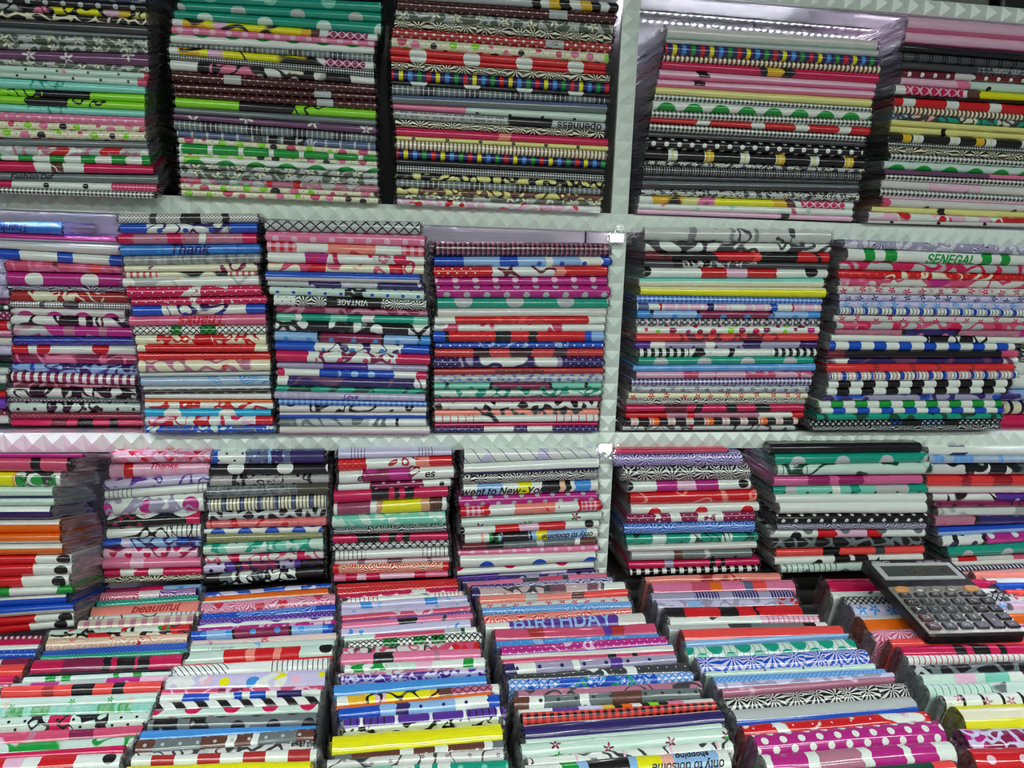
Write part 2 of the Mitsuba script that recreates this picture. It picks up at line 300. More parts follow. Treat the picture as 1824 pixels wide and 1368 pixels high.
STACKS = r'''
= S1 A1 shelf -0.050 0 890 | -330 | 885@0 905@440 880@560 880@790 915@1000 965@1100 935@1200 | 0.022 | leftmost stack on top shelf
-88 -42 ; slate | blob lgrey 60 .6
-30 20 ; black | dot lgrey 108 17 .1
15 72 ; lgrey .37 brown .42 pink .52 yellow .78 ppink .86 gold .92 pyellow | sq black 60 .04
60 115 ; $giraffe2
105 150 ; dgrey
160 215 ; grey
198 235 ; $floral
250 290 ; $floral
300 325 ; plum | flo offwhite 300 44
355 405 ; $floral
390 440 ; mint .97 rose | blob pink 100 .66 0 .2-.75 | dot black 190 9
437 480 ; mint .95 rose | blob rose 120 .7 0 .2-.7 | dot black 170 9
470 525 ; aqua | sq teal 40 .02 0 .4-.6
535 572 ; lime .47 black .72 lime | sq black 50 .03 0 .3-.47
578 625 ; lime .39 black .6 lime | sq black 50 .03 0 .6-.8
628 672 ; aqua | sq teal 40 .02 0 .4-.6
680 715 ; pink | dot ppink 66 10
732 768 ; $conf
785 800 ; $conf
838 860 ; grey
888 905 ; lgrey .44 red .66 lgrey .76 red .86 lgrey | blob white 70 .6 | sq mauve 60 .05
945 952 ; green | dot white 190 52 1
975 1008 ; crimson .42 white .5 brown .56 white .66 crimson | sq white 50 .05 0 .4-.66
1048 1060 ; grey
1100 1122 ; crimson .3 white .78 crimson | ging pink 24 0 0 .78-1 | dot black 240 18 0 .3-.78
1140 1170 ; $ging
end 1180 1210
= S2 A2 shelf -0.030 100 1330 | 135@0 95@110 72@300 80@420 110@550 110@650 95@730 130@850 135@1000 150@1200 | 1362@0 1362@180 1325@260 1315@360 1320@470 1330@600 1330@900 1340@1050 1345@1200 | 0.006 | second stack on top shelf
-50 5 ; teal | dot sea 360 45 -.1
5 70 ; teal | dot lgrey 360 46 1.12
58 130 ; teal | dot mint 360 47 .12
108 205 ; $comic
155 250 ; pink | dot ppink 97 18
200 282 ; white | dot green 184 64 .55
262 330 ; $plaid
280 375 ; $comic
330 425 ; $weave
360 470 ; white .13 black .19 pink .42 white .57 cream .65 black .7 white .76 black .88 white | sq black 70 .04 0 .2-.8
425 515 ; $spots
495 570 ; $spots
555 612 ; $spots
588 670 ; lime .31 black .58 lime | sq black 60 .03 0 .56-.75
648 725 ; grey
690 770 ; plum | flo offwhite 330 45
720 815 ; $plaid
790 868 ; slate .34 grey .44 black .5 grey .53 black .64 slate | bar lgrey 90 14 | sq lgrey 40 .04 0 .5-.7
832 918 ; $conf
868 950 ; white | dot green 184 78
935 978 ; $conf
945 1010 ; white .02 lime .1 white | dot green 184 74 .4
990 1050 ; $floral
1020 1085 ; $floral
1078 1130 ; rose .1 lgrey .16 grey .24 lgrey .27 sea .35 lgrey .42 red .6 lgrey | blob lgrey 90 .62 | sq mauve 60 .05
1112 1172 ; $conf
1150 1200 ; $conf
end 1190 1240
= S3 A3 shelf -0.030 80 1380 | 100@0 70@170 55@300 60@450 65@600 75@700 90@800 90@1000 95@1250 | 1435@40 1415@150 1400@270 1385@340 1355@430 1390@480 1385@600 1370@680 1355@820 1385@880 1365@960 1355@1100 1340@1200 1330@1290 | 0 | third stack on top shelf
-75 5 ; lgrey .6 black .64 white .68 gold .73 black .78 white .83 gold .88 black .92 white .96 black
-10 72 ; $spots
52 140 ; $floral
115 205 ; $speck
165 262 ; brick | dot white 54 8
222 318 ; $conf
288 385 ; red | dot white 320 52 .1
330 430 ; red | dot white 320 50 -.1
372 455 ; $speck
420 500 ; $cubes
488 568 ; black | dot white 318 52 -.14
512 595 ; $plaid
572 630 ; slate / grey @.2
632 692 ; pink .33 mint | dot black 200 11 .2 .33-1
660 745 ; lgrey .53 black .74 lgrey | txt dgrey 24 .75 0 0-.52 | sq black 30 .05 0 .53-.74
722 800 ; $speck
772 845 ; crimson .47 salmon .53 crimson
825 890 ; pyellow | dot dgrey 200 12
850 920 ; cream | bar brown 24 8
905 975 ; $cubes
965 1025 ; black
1000 1062 ; $weave
1048 1112 ; pyellow | sq black 40 .08 | blob black 60 .66
1088 1150 ; $plaid
1138 1190 ; pyellow | blob black 50 .6 | sq brown 40 .08
1180 1225 ; $floral
1208 1258 ; ppink | blob red 70 .55 | sq white 50 .06
end 1245 1300
= S4 A4 shelf -0.020 200 1150 | 268@110 262@200 240@290 215@400 190@550 165@730 160@800 150@850 135@940 | 1185@200 1200@300 1175@390 1160@450 1160@560 1135@600 1120@680 1135@730 1100@800 1105@870 1080@900 1075@960 | 0 | top stack right of the post
98 170 ; offwhite / mint @-.5
165 215 ; lgrey
182 245 ; $cubes
232 282 ; brown | bar cream 20 11
262 318 ; crimson .45 black .48 gold .55 black .6 crimson
295 360 ; ppink .17 black .22 ppink / pink @-.2
342 395 ; ppink .17 black .22 ppink / pink @-.2
375 428 ; pyellow
408 468 ; $ging
434 488 ; white | dot green 115 43 .3
478 522 ; $ging
515 556 ; red .2 white .26 red .45 white .51 red .65 white .71 red .85 white .91 red
532 590 ; $ging
575 622 ; dgrey
598 642 ; black | dot white 54 10 .1
648 688 ; black | bar white 154 40 .25 | bar gold 308 36 .12 | bar pyellow 154 8 .25
700 738 ; dgrey | flo cream 46 14 | sq lgrey 20 .06
722 756 ; dgrey | bar black 40 14 | bar lgrey 11 2
762 790 ; dgrey
786 806 ; grey / dgrey @.2
825 840 ; dgrey | flo cream 46 13 | sq lgrey 14 .07
855 886 ; $comic2
888 915 ; white | blob rose 70 .68 | flo sea 160 14
914 948 ; ppink .66 black .7 ppink
end 935 970
= S5 A4 shelf -0.020 1290 1824 | 1322@70 1310@150 1290@200 1300@330 1260@400 1255@500 1240@560 1230@640 1245@690 1210@730 1225@770 1190@830 1220@880 1150@925 1140@990 | 2230@70 2170@400 2130@700 2080@990 | 0 | rightmost stack on top shelf
62 106 ; ppink / pink @-.45
130 170 ; ppink / pink @-.6
185 226 ; black
224 268 ; dgrey | bar black 60 24 | bar grey 11 2
266 298 ; dgrey | txt lgrey 12 .7 0 .36-1
300 338 ; maroon .25 offwhite .34 maroon | dot white 54 8 .1 0-.25 | dot white 54 8 .1 .34-1
334 363 ; ppink .27 pink .33 mint | dot black 250 11 .1 .33-1
368 410 ; white .05 crimson .32 white .34 brown .4 yellow .62 gold .7 white | lat ppink 40 3 0 .05-.32
412 440 ; black
424 456 ; red | bar white 185 52 .65
460 500 ; cream | bar brown 18 8
497 527 ; ltblue .1 peach .2 teal .32 cream .4 teal .5 offwhite .6 teal .7 peach | sq dgrey 24 .06
522 558 ; pyellow
548 582 ; pyellow .24 black .26 pyellow
583 612 ; black | bar white 156 44 .2 | bar gold 312 36 .75 | bar pyellow 156 7 .2
620 648 ; $weave
640 670 ; $speck
668 700 ; $ging
703 730 ; mint | dot green 112 44 .4
742 768 ; plum .5 pink .8 white
760 785 ; $ging
789 818 ; offwhite .4 black .42 offwhite | blob ppink 100 .6
827 857 ; $ging
860 885 ; ppink
868 893 ; rose .04 offwhite | dot black 380 12 .1
905 925 ; pyellow .3 black .33 pyellow
930 955 ; ppink | blob red 60 .5 | sq white 40 .07
965 974 ; offwhite | dot black 200 8
end 978 992
= M0 M1 shelf 0.040 -200 60 | -1000 | 30@290 35@400 50@470 60@560 60@680 70@760 60@900 30@1000 30@1160 55@1250 | 0 | cut-off leftmost stack on middle shelf
290 290 ; lav
360 360 ; lav | blob lavg 40 .6
430 430 ; lavg | sq lav 20 .1
512 512 ; wine
545 545 ; dgreen | dot white 90 14
576 576 ; wine | dot lav 40 7
640 640 ; red .985 offwhite
700 700 ; mauve
735 735 ; offwhite
790 790 ; lav
850 850 ; black
885 885 ; dgreen
918 918 ; mint | blob lgrey 50 .6
960 960 ; white | blob black 40 .7
1020 1020 ; dgreen
1058 1058 ; red
1100 1100 ; purple
1170 1170 ; maroon | dot lav 50 6
1205 1205 ; offwhite
end 1255 1255
= M1 M1 shelf 0.040 60 800 | -60@100 -90@200 30@290 35@400 55@480 65@560 60@620 75@680 90@740 65@820 60@900 65@980 28@1050 55@1130 65@1230 | 705@190 725@270 735@360 745@440 755@500 780@550 740@600 770@640 795@720 800@790 810@850 820@920 805@990 800@1060 825@1140 850@1200 850@1260 | 0 | second stack on middle shelf
48 52 -260 360 ; blue | glit sky 30 .55
118 150 ; magenta / lav @-.3
162 190 ; lgrey / offwhite @0
215 258 ; blue .19 white .48 blue .6 white .89 blue
278 322 ; rose .4 maroon .44 rose .72 coral .8 rose | sq pink 70 .05
346 360 ; magenta | dot white 330 54 .02
432 442 ; black | lace lav 40 .4
458 470 ; brick .2 cream .33 brick .45 cream .48 brick | sq cream 45 .06 0 .15-.8
525 538 ; white .24 black .28 white .44 black .56 white .72 lgrey .77 white | weave dgrey 30 .45
557 575 ; offwhite | dot magenta 170 52 .3 | blob mauve 80 .65
605 628 ; white .4 black .56 white .62 black .68 white .75 maroon .77 white | sq black 90 .04 
664 682 ; mauve .18 magenta .41 mauve .5 magenta .7 mauve .77 magenta | blob lgrey 110 .62
735 738 ; blue | lace navy 55 .45
785 787 ; white .0 red .13 white | dot red 350 52 -.1 .2-1
840 848 ; wine .7 rose .75 wine | sq pink 80 .025
893 905 ; ltblue | blob blue 55 .55 | sq navy 40 .06
945 968 ; wine | bar white 48 25
1003 1028 ; maroon | blob black 70 .55 | sq mauve 50 .06
1032 1040 ; white .18 black .35 white .5 black .58 white .66 black .8 white | blob white 50 .55 | sq black 60 .05 
1100 1112 ; lgrey | lat black 24 3
1120 1122 ; mint | dot black 98 11 .2 | sq black 40 .06 0 .28-.7
1190 1192 ; maroon | dot rose 26 4
1226 1224 ; crimson .3 maroon .42 crimson .5 black .62 crimson .74 black .8 crimson
end 1270 1272
= M2 M2 shelf -0.035 100 850 | 35@60 45@120 35@180 45@240 65@310 75@400 60@430 80@490 110@540 120@600 95@660 125@720 135@770 150@850 150@920 165@1010 190@1080 190@1290 | 842@60 835@180 855@240 855@310 830@370 850@430 862@490 895@525 885@590 888@660 890@770 900@820 915@860 915@930 910@1010 920@1090 932@1150 918@1190 930@1250 940@1290 | 0 | third stack on middle shelf
32 30 ; offwhite .21 dgrey .26 offwhite .44 black .59 offwhite .74 black .79 offwhite | dot dgrey 20 4
95 88 ; blue .19 white .8 blue | sq navy 60 .03 0 .2-.8 | dot blue 150 17 .2 .22-.78
150 146 ; crimson .11 mauve .35 crimson .45 mauve .58 white .63 mauve .9 crimson | dot rose 150 12
214 210 ; sky | glit blue 30 .55
282 268 ; lgrey | glit dgrey 26 .52
338 322 ; cream | swirl wine 90 .05 | blob crimson 110 .74
372 372 ; cream | bar rose 36 15 0 0-.24 | bar rose 36 15 0 .78-1 | sq black 110 .025 0 .24-.78
408 392 ; white | blob crimson 110 .66 | sq lgrey 90 .05
463 455 ; crimson | blob white 45 .6 0 .25-.75 | dot white 60 5
525 510 ; crimson | blob white 40 .6 0 .2-.75 | dot white 55 5
573 560 ; blue .22 white .85 blue | sq navy 60 .03 0 .25-.82 | dot blue 200 20 .3 .25-.82
634 618 ; pink | glit rose 28 .5
691 684 ; white .28 green .36 white .5 green .62 white | lat black 38 3 | blob black 40 .68 0 .2-.7
742 735 ; cream .45 red .58 cream | blob mauve 80 .66 | sq red 34 .06 0 .16-.95
798 798 ; cream .06 red .9 cream
838 838 ; red | dot coral 24 4
889 884 ; cream | blob red 95 .66 | swirl mauve 100 .05
962 952 ; lgrey
985 974 ; ltblue | blob sky 70 .6 | lace lgrey 40 .45
1042 1036 ; offwhite
1060 1052 ; black | dot lgrey 85 13 .4
1080 1076 ; offwhite / white @0
1110 1114 ; orange
1128 1130 ; white | swirl red 70 .06 | blob maroon 70 .72
1168 1172 ; cyan | dot white 315 52 .1
1217 1215 ; lgrey .03 red .22 white .38 red .5 white .87 red | blob ppink 60 .6 | swirl crimson 90 .04
1274 1268 ; mint .12 slate .36 mint .67 slate .85 mint | sq blue 24 .1
end 1312 1308
= M3 M3 shelf -0.035 60 980 | 22@70 30@150 38@250 42@330 22@385 42@420 50@460 75@520 92@570 92@630 85@680 80@740 85@800 90@860 100@940 95@1010 90@1050 78@1090 110@1130 110@1300 | 945@90 972@160 968@250 970@330 942@395 965@440 968@490 985@560 992@640 1002@700 1005@770 998@815 1005@870 985@940 980@1020 975@1100 985@1140 980@1200 985@1260 1003@1295 | 0 | fourth stack on middle shelf
38 45 ; lgrey | lat black 66 4
108 132 ; pink | dot ppink 110 19 .2
168 200 ; red .18 white .38 salmon .68 white .85 red | ging ppink 50 0 0 0-.18 | ging ppink 50 0 0 .85-1 | blob red 40 .6 0 .45-.62
230 260 ; white .23 magenta .37 white .8 crimson .88 white | swirl crimson 110 .04 | txt lgrey 26 .8 0 .66-.8
296 308 ; cream .21 red .36 cream .77 red .86 cream | swirl rose 100 .05 
345 368 ; blue / offwhite @-.1
402 420 ; lgrey .26 navy .46 lgrey .7 navy | blob lav 60 .62
432 458 ; mint | dot blue 93 11 .2 | sq black 45 .06 0 .48-.62
485 520 ; black | lat white 50 14 0 0-.14 | lace white 34 .55 0 .14-.34 | lace white 34 .5 0 .7-1
552 580 ; wine | sq mauve 60 .08
592 612 ; sea .12 white .16 teal .35 sea .46 teal .56 white .64 teal .9 sea
640 665 ; white .22 black .34 white .38 dolive .5 white .55 grey .6 white .69 black .86 white | sq black 70 .05 | blob crimson 90 .72 0 .4-.62
700 732 ; ltblue .27 black .29 wine .68 black .7 ltblue .92 black .94 sky | dot sky 132 16 .2
762 788 ; blue .25 white .82 blue | sq navy 55 .03 0 .28-.8 | dot sky 180 20 .2 .3-.75
816 845 ; crimson .2 white .78 crimson | sq wine 60 .03 0 .24-.76 | dot rose 150 18 .2 .25-.74
886 905 ; lavg .3 purple .6 lav .75 lavg | blob purple 50 .66
920 944 ; white .27 blue .77 white | dot ltblue 100 22 0 .4-.65 | dot crimson 860 42 1
968 992 ; white .07 navy .92 white | sq plum 120 .02
1025 1048 ; teal | sq dgreen 60 .06
1060 1078 ; lavg | glit lav 26 .5
1105 1122 ; blue | ging ltblue 32
1142 1150 ; offwhite | swirl black 90 .05
1185 1186 ; offwhite / blue @.3
1224 1224 ; lgrey .6 white .78 black .8 white | blob black 110 .66 | swirl grey 120 .05
1270 1270 ; offwhite / ppink @-.3
end 1312 1316
= M4 M4 shelf -0.020 90 1130 | 95@150 82@260 80@330 85@380 95@440 100@515 105@570 85@620 80@670 75@720 90@775 85@820 80@880 85@1280 | 1150@180 1155@260 1135@320 1132@380 1150@440 1142@515 1128@570 1120@640 1115@720 1110@800 1112@880 1110@960 1100@1020 1095@1100 1085@1150 1080@1200 1075@1280 | 0 | middle stack left of the post
138 150 ; dmaroon | ging mauve 30 | bar black 30 10
230 230 ; blue .17 ltblue .36 blue .46 ltblue .62 white .66 ltblue .82 white .95 blue | dot blue 140 16 .2 .36-.95
292 290 ; red .33 white .68 salmon .75 red | dot white 54 6 .2 0-.25 | sq maroon 90 .03 0 .36-.7
358 350 ; magenta | dot ppink 120 19 .8
408 406 ; magenta | dot lgrey 120 20 .3
484 488 ; teal | dot lgrey 310 54 -.15
548 545 ; offwhite / cream @-.5
599 595 ; white .12 red .9 white | swirl coral 80 .03 0 .35-.65
644 642 ; lgrey .05 rose .14 white .24 rose .34 white .5 rose .56 white .66 rose .75 white | sq white 50 .06
690 690 ; blue .07 black .09 red .35 black .44 red .55 black .6 red .89 blue .93 ltblue
754 750 ; blue | dot white 58 6 | swirl ltblue 140 .03 0 .22-.8
790 790 ; coral .22 black .32 coral .44 black .57 coral .7 dgrey .78 coral | weave maroon 22 .35 | 
850 845 ; navy .15 lavg .27 white .72 lavg .75 navy | dot lav 50 5 .2 0-.15 | dot lav 50 5 .2 .77-1 | sq navy 90 .04 0 .16-.7
912 905 ; brick
954 946 ; lgrey | flo blue 60 16 | flo navy 90 14
1005 1000 ; sea .06 black .08 sea .32 black .34 wine .68 black .7 sea .9 black .92 sea | dot teal 145 17 .2
1040 1036 ; mint | sq teal 40 .05 | blob sea 70 .64
1094 1086 ; wine | dot rose 24 4
1118 1112 ; white | cow black 75 .34 
1165 1160 ; salmon | sq dgrey 50 .08 0 .2-.9
1205 1194 ; white | bar rose 46 6 0 0-.24 | bar rose 46 6 0 .72-1 | swirl black 200 .02 0 .2-.75
1244 1238 ; crimson
1270 1263 ; navy .3 white .48 navy .56 white .72 navy | dot lav 40 4
end 1300 1298
= M5 M5 shelf -0.020 150 1200 | 225@100 228@200 225@300 222@360 192@400 200@450 178@500 182@590 175@640 180@680 172@760 185@810 190@860 158@900 178@940 148@980 150@1020 130@1060 120@1100 115@1170 105@1220 95@1250 | 1310@110 1300@190 1296@250 1285@350 1262@400 1278@460 1252@505 1250@550 1242@600 1238@680 1226@760 1220@810 1200@850 1215@900 1192@940 1192@980 1178@1020 1168@1065 1150@1100 1145@1170 1115@1210 1092@1250 | 0 | middle stack right of the post
70 85 ; offwhite .23 black .27 offwhite .45 dgrey .47 offwhite .58 black .6 offwhite .78 dgrey .79 offwhite | weave lgrey 16 .5 | swirl dgrey 90 .025 0 .27-.8
162 178 ; white | blob black 46 .7 | sq dgrey 60 .06
224 228 ; maroon .14 black .36 red .58 coral .62 black .82 red | sq black 120 .03
268 288 ; dgrey .15 black .35 dgrey | sq lgrey 26 .06 0 .2-.6
314 325 ; white .3 red .45 ppink .56 red .72 white | dot black 965 38 .97 | sq ppink 40 .05 0 .44-.57
377 378 ; aqua / cream @.1
426 432 ; cream / yellow @.45
475 493 ; blue | ging ltblue 26
524 530 ; slate .06 white .12 red .14 ppink .38 navy .42 ppink .5 white .58 ppink .72 blue .76 white .83 red .85 ppink | bar white 74 14
562 573 ; sky .06 black .08 ltblue .32 black .34 wine .72 black .74 ltblue .93 sky | dot sky 140 18 .2
613 612 ; lgrey | lat dgrey 34 5 | bar ppink 60 8
655 656 ; white | mdot berries 80 23 .1
704 704 ; coral .23 black .25 coral .75 black .77 coral | weave red 20 .5 | sq maroon 50 .07 0 .25-.75
745 742 ; purple .08 white .16 lavg .37 white .42 lavg .58 navy .68 lavg .9 navy | dot navy 130 10 .2 .1-.6
788 788 ; white .35 white .5 black .53 white | bar black 42 21 0 0-.28 | bar black 42 21 0 .74-1 | sq black 70 .04 0 .27-.4
838 834 ; teal | dot lgrey 250 42 .12
885 872 ; sky | glit ltblue 26 .55
922 918 ; ppink | blob crimson 60 .52 | weave mauve 14 .3
963 956 ; navy | ging lav 24
1002 1002 ; lgrey | flo navy 66 17 | flo lavg 90 18
1040 1044 ; cream | flo red 86 19 | blob ppink 80 .68
1080 1078 ; offwhite | lace black 26 .55
1116 1110 ; crimson .2 maroon .33 crimson .38 black .42 crimson .56 black .62 crimson .72 black .8 crimson
1156 1152 ; red .22 mauve .34 red .38 mauve .74 white .93 red | dot white 220 10 .3 .2-.75
1194 1190 ; black | bar offwhite 105 44 .45 | bar orange 315 46 .45 | bar peach 105 12 .45
1234 1230 ; lgrey | blob brick 60 .68 | swirl dgrey 70 .04
end 1262 1260
= M6 M6 shelf -0.030 200 1180 | 240@160 270@230 222@290 205@340 222@390 205@440 212@480 218@530 210@570 180@605 200@650 195@680 170@715 160@765 145@820 150@855 140@895 160@940 150@1000 135@1070 85@1105 112@1145 85@1180 42@1225 60@1250 | 1440@160 1420@400 1390@600 1310@720 1232@780 1252@815 1255@850 1228@895 1252@930 1215@985 1190@1030 1270@1065 1152@1105 1162@1145 1162@1175 1130@1215 1142@1250 | 0 | last full stack on middle shelf
148 183 ; lav .13 purple .24 lav .39 navy .41 lav .6 purple .72 lav | lace white 34 .5 | sq lavg 30 .08
198 238 ; white .08 green .13 white .18 green .235 white .655 green .705 white | band green 1 -1 0 .755-.8
278 304 ; lgrey | blob pink 90 .64 | sq crimson 70 .04
326 352 ; red | dot coral 47 7 | swirl cream 100 .04 0 .22-.75
376 392 ; offwhite .42 magenta .56 offwhite | blob pink 80 .64 | sq rose 60 .06
421 438 ; offwhite | flo crimson 88 22 | flo mauve 70 14
468 482 ; lav | flo navy 84 21 | flo lavg 70 16
507 520 ; lav | flo sky 86 22 | flo ltblue 70 16
548 560 ; white | bar blue 78 20 | bar black 20 4
588 600 ; offwhite | flo crimson 90 20 | blob ppink 60 .6
632 640 ; lgrey .1 crimson .16 lgrey .27 crimson .31 lgrey .55 crimson .62 lgrey .78 crimson .83 lgrey | sq rose 50 .06
676 682 ; mauve .33 black .35 navy .61 black .63 mauve .95 magenta | dot pink 140 20 .3
702 718 ; white .5 black .6 white .66 black .73 white | swirl crimson 140 .03 0 .1-.25 | sq black 50 .05 0 .45-.8
745 757 ; white | bar blue 143 70 .0
799 800 ; maroon .09 black .91 rose
842 838 ; white .1 navy .92 white | sq plum 160 .015
876 876 ; red .24 maroon .27 red .44 maroon .46 red .57 maroon .59 red .76 maroon .78 red | weave coral 22 .4
926 918 ; white | bar blue 82 24 | bar black 21 4 | bar peach 62 8
976 966 ; white | bar black 140 70 .35
1018 1012 ; white | bar black 140 70 .35
1060 1048 ; lavg | blob blue 90 .56 | sq navy 80 .05
1090 1086 ; white | bar green 136 70 .2
1132 1130 ; white | bar blue 136 70 .25
1166 1162 ; teal | sq dgreen 70 .06
1204 1196 ; lgrey .42 blue .48 black .58 ltblue .7 black .78 lgrey | lat black 32 5
1242 1230 ; black | lace lgrey 30 .45
end 1262 1260
= M7 M6 shelf 0.030 1180 1300 | 1270@770 1278@820 1232@900 1220@980 1190@1060 1165@1130 1150@1215 | 2250 | 0 | cut-off rightmost stack on middle shelf
738 738 ; olive | blob dgreen 60 .5
785 785 ; black | lace white 44 .45
865 865 ; white
943 943 ; white | blob dgreen 80 .66
1026 1026 ; ltblue | blob blue 80 .5
1095 1095 ; cream | bar black 66 20 .3
1172 1172 ; crimson
end 1255 1255
= T1 T1 shelf -0.170 0 480 | -700 | 640@125 535@200 470@300 390@400 410@490 378@570 448@660 450@760 470@850 545@930 545@1000 520@1090 560@1150 500@1225 555@1290 560@1400 | -0.29 | leftmost stack on lower level
116 114 ; magenta
150 150 ; rose .75 black .81 rose .98 black | blob black 90 .75
256 262 ; yellow .68 gold .7 white .78 white | dot green 130 50 .1 .7-.97 | sq dgrey 60 .05 0 .7-.95
372 374 ; mint / navy @-.45
460 458 ; mint
518 515 ; white / navy @.1
624 620 ; offwhite / orange @.2
735 728 ; orange / offwhite @-.3
812 806 ; offwhite / orange @.1
898 892 ; red .78 white | dot black 2360 54 0
966 958 ; red .76 white | dot black 2320 54 .01
1062 1044 ; red .70 white | dot black 2280 54 .01
1150 1135 ; green .61 white .90 green
1216 1188 ; offwhite / blue @.3
1292 1265 ; blue / offwhite @-.1
1372 1340 ; red .76 white | dot black 2390 56 0
1436 1395 ; red .72 white | dot black 2314 52 0
end 1500 1450
= T2 T1 shelf -0.030 800 1560 | 845@240 795@340 795@430 790@560 812@650 825@720 782@800 785@890 772@960 792@1030 800@1090 | 1602@150 1595@250 1588@320 1572@400 1540@530 1518@630 1522@690 1530@740 1530@800 1500@870 1525@950 1530@1010 1540@1080 | 0 | second stack on lower level
114 110 ; ppink | heart red 170 46 .4 | sq pink 60 .05
202 192 ; ppink | glit pink 40 .6 | bar red 480 70 .7 .1-.45
336 284 ; lav | swirl purple 120 .04 | blob lav 90 .6
406 350 ; white | bar black 34 5 0 0-.28 | bar black 34 5 0 .9-1 | blob wine 130 .66 0 .1-.95
478 420 ; lav .06 white | dot magenta 330 64 1 | sq lavg 70 .05
618 585 ; black .85 crimson | dot white 290 96 .5 | flo crimson 100 24 .3 0-.4
702 666 ; white | swirl black 150 .03 | bar dgrey 38 8 0 .6-1
784 770 ; blue .18 lav .28 ltblue .75 blue .95 ltblue | sq navy 70 .05
846 836 ; ppink | heart crimson 140 34 .2 | swirl wine 200 .03
936 924 ; pink .28 ppink .42 pink
1014 992 ; crimson .16 white .3 crimson .45 white .6 crimson | blob white 60 .6
1072 1046 ; cream | lace black 40 .7
end 1116 1082
= T3 T3 shelf -0.030 120 1010 | 150@180 150@330 118@420 118@530 132@610 118@665 100@720 120@780 92@860 110@930 98@990 95@1100 | 1012@170 1042@240 1050@320 1045@390 1036@480 1030@640 1000@700 1005@780 1008@950 1010@1030 | 0 | third stack on lower level
112 104 ; blue .06 white .3 slate .5 ltblue .53 navy .63 slate .7 navy | dot navy 120 10 .2 .05-.5 | dot lav 110 9 .6 .3-.7
214 206 ; black | dot white 375 63 -.14
296 284 ; offwhite .18 black .22 offwhite .82 black .85 offwhite | weave dgrey 16 .4 | swirl black 60 .04 0 .22-.82
384 354 ; grey .74 dolive | txt black 26 .85 0 0-.73 | glit lgrey 30 .7 0 0-.73
476 440 ; cream | bar slate 132 34 | bar black 28 7
578 548 ; lgrey | cow black 90 .3
642 610 ; salmon | glit rose 34 .55 | sq red 90 .02
695 678 ; white | dot blue 205 56 .2
738 726 ; olive | bar dolive 30 9 | weave pyellow 18 .25
820 768 ; sea | sq teal 70 .06 | blob mint 90 .5
910 870 ; offwhite | sq rose 60 .05 | bar crimson 500 60 .55
964 930 ; lav .18 purple .26 black .32 wine .38 black .4 wine .6 black .63 lavg .75 purple .8 black | dot navy 110 16 .2
1046 986 ; black .12 grey .24 white .4 grey .5 white .76 black | sq black 40 .06 0 .1-.76 | blob black 90 .68 0 .3-.7
end 1150 1085
= T4 T4 shelf -0.030 130 1110 | 160@240 168@350 165@430 120@520 120@630 105@740 122@810 115@880 112@960 132@1040 136@1085 110@1150 122@1230 | 1145@200 1165@310 1142@380 1115@460 1105@560 1090@690 1100@790 1112@860 1120@930 1112@1000 1130@1055 1120@1110 1112@1190 | 0 | fourth stack on lower level
112 104 ; lav | bar navy 28 6 0 .1-.25 | bar navy 28 6 0 .7-.85
196 160 ; red .24 white .68 salmon .8 red | dot coral 50 8 .2 0-.2 | swirl brick 120 .04 0 .25-.7
306 258 ; white .2 magenta .62 white | blob magenta 120 .66 0 .6-.85 | sq wine 90 .03 0 .2-.7
414 362 ; white .28 wine .75 white | dot black 600 22 0 | dot ppink 130 16 .4 .28-.75
470 432 ; crimson .33 black .48 crimson .53 black .57 crimson .62 black .7 crimson
586 516 ; white .03 mauve .32 white .38 tan .43 yellow .77 tan .85 brown .96 white | lat wine 24 4 0 .03-.32 | bar black 30 5 0 .85-.96
690 652 ; mint | sq sea 60 .08 | blob sea 80 .62
800 764 ; black | lace lgrey 44 .3
846 828 ; crimson .2 black .4 crimson .48 black .54 crimson .6 black .66 crimson
932 900 ; lgrey | lat black 70 6
1000 962 ; white | bar black 38 6 0 0-.27 | bar black 38 6 0 .77-1 | swirl dgrey 200 .02 0 .25-.8
1078 1042 ; offwhite .2 black .26 offwhite .45 black .58 offwhite .8 dgrey .84 offwhite | weave mauve 26 .45
1114 1092 ; red | lace cream 40 .35 0 .05-.95
1204 1172 ; pink .1 crimson .2 ppink .28 crimson .4 ppink .7 crimson .8 pink
end 1264 1214
= T5 T5 shelf -0.030 150 1340 | 182@260 168@350 182@450 135@560 150@650 158@740 145@830 190@890 168@950 130@1010 148@1090 120@1170 | 1355@220 1335@320 1350@410 1338@510 1368@590 1378@680 1355@755 1350@820 1322@890 1350@960 1328@1030 1310@1110 | 0 | lower stack left of the post
108 100 ; lav | sq white 140 .12 | slant purple 120 8
238 180 ; white / navy @-.3
330 288 ; offwhite | lace black 46 .55
412 372 ; white .1 ltblue .28 white .4 yellow .5 white .58 black .71 skin .75 black .79 white .82 sky .94 white
520 478 ; magenta | dot lgrey 135 21 .3
614 556 ; red .2 white .38 salmon .67 white .84 red | ging ppink 48 0 0 .04-.16 | ging ppink 40 0 0 .86-.98 | blob red 50 .62 0 .36-.7
706 645 ; mint | flo wine 380 46 .2 | flo green 380 30 .3
790 724 ; white .25 red .42 ppink .56 red .75 white | dot black 1120 40 .97
852 795 ; white .12 peach .14 white .18 green .25 ltblue .28 black .47 ltblue .53 yellow .61 ltblue .92 white | sq black 40 .05 0 .2-.5
938 876 ; maroon .18 black .3 grey .55 lgrey .6 grey .84 white .88 brown | dot lgrey 200 12 .2 .3-.8
984 934 ; pink | dot ppink 120 18 .8
1036 1000 ; white | dot blue 455 68 .25
1152 1085 ; white | dot crimson 455 62 .65
1208 1140 ; purple .3 lavg .6 lav .8 navy
end 1232 1165
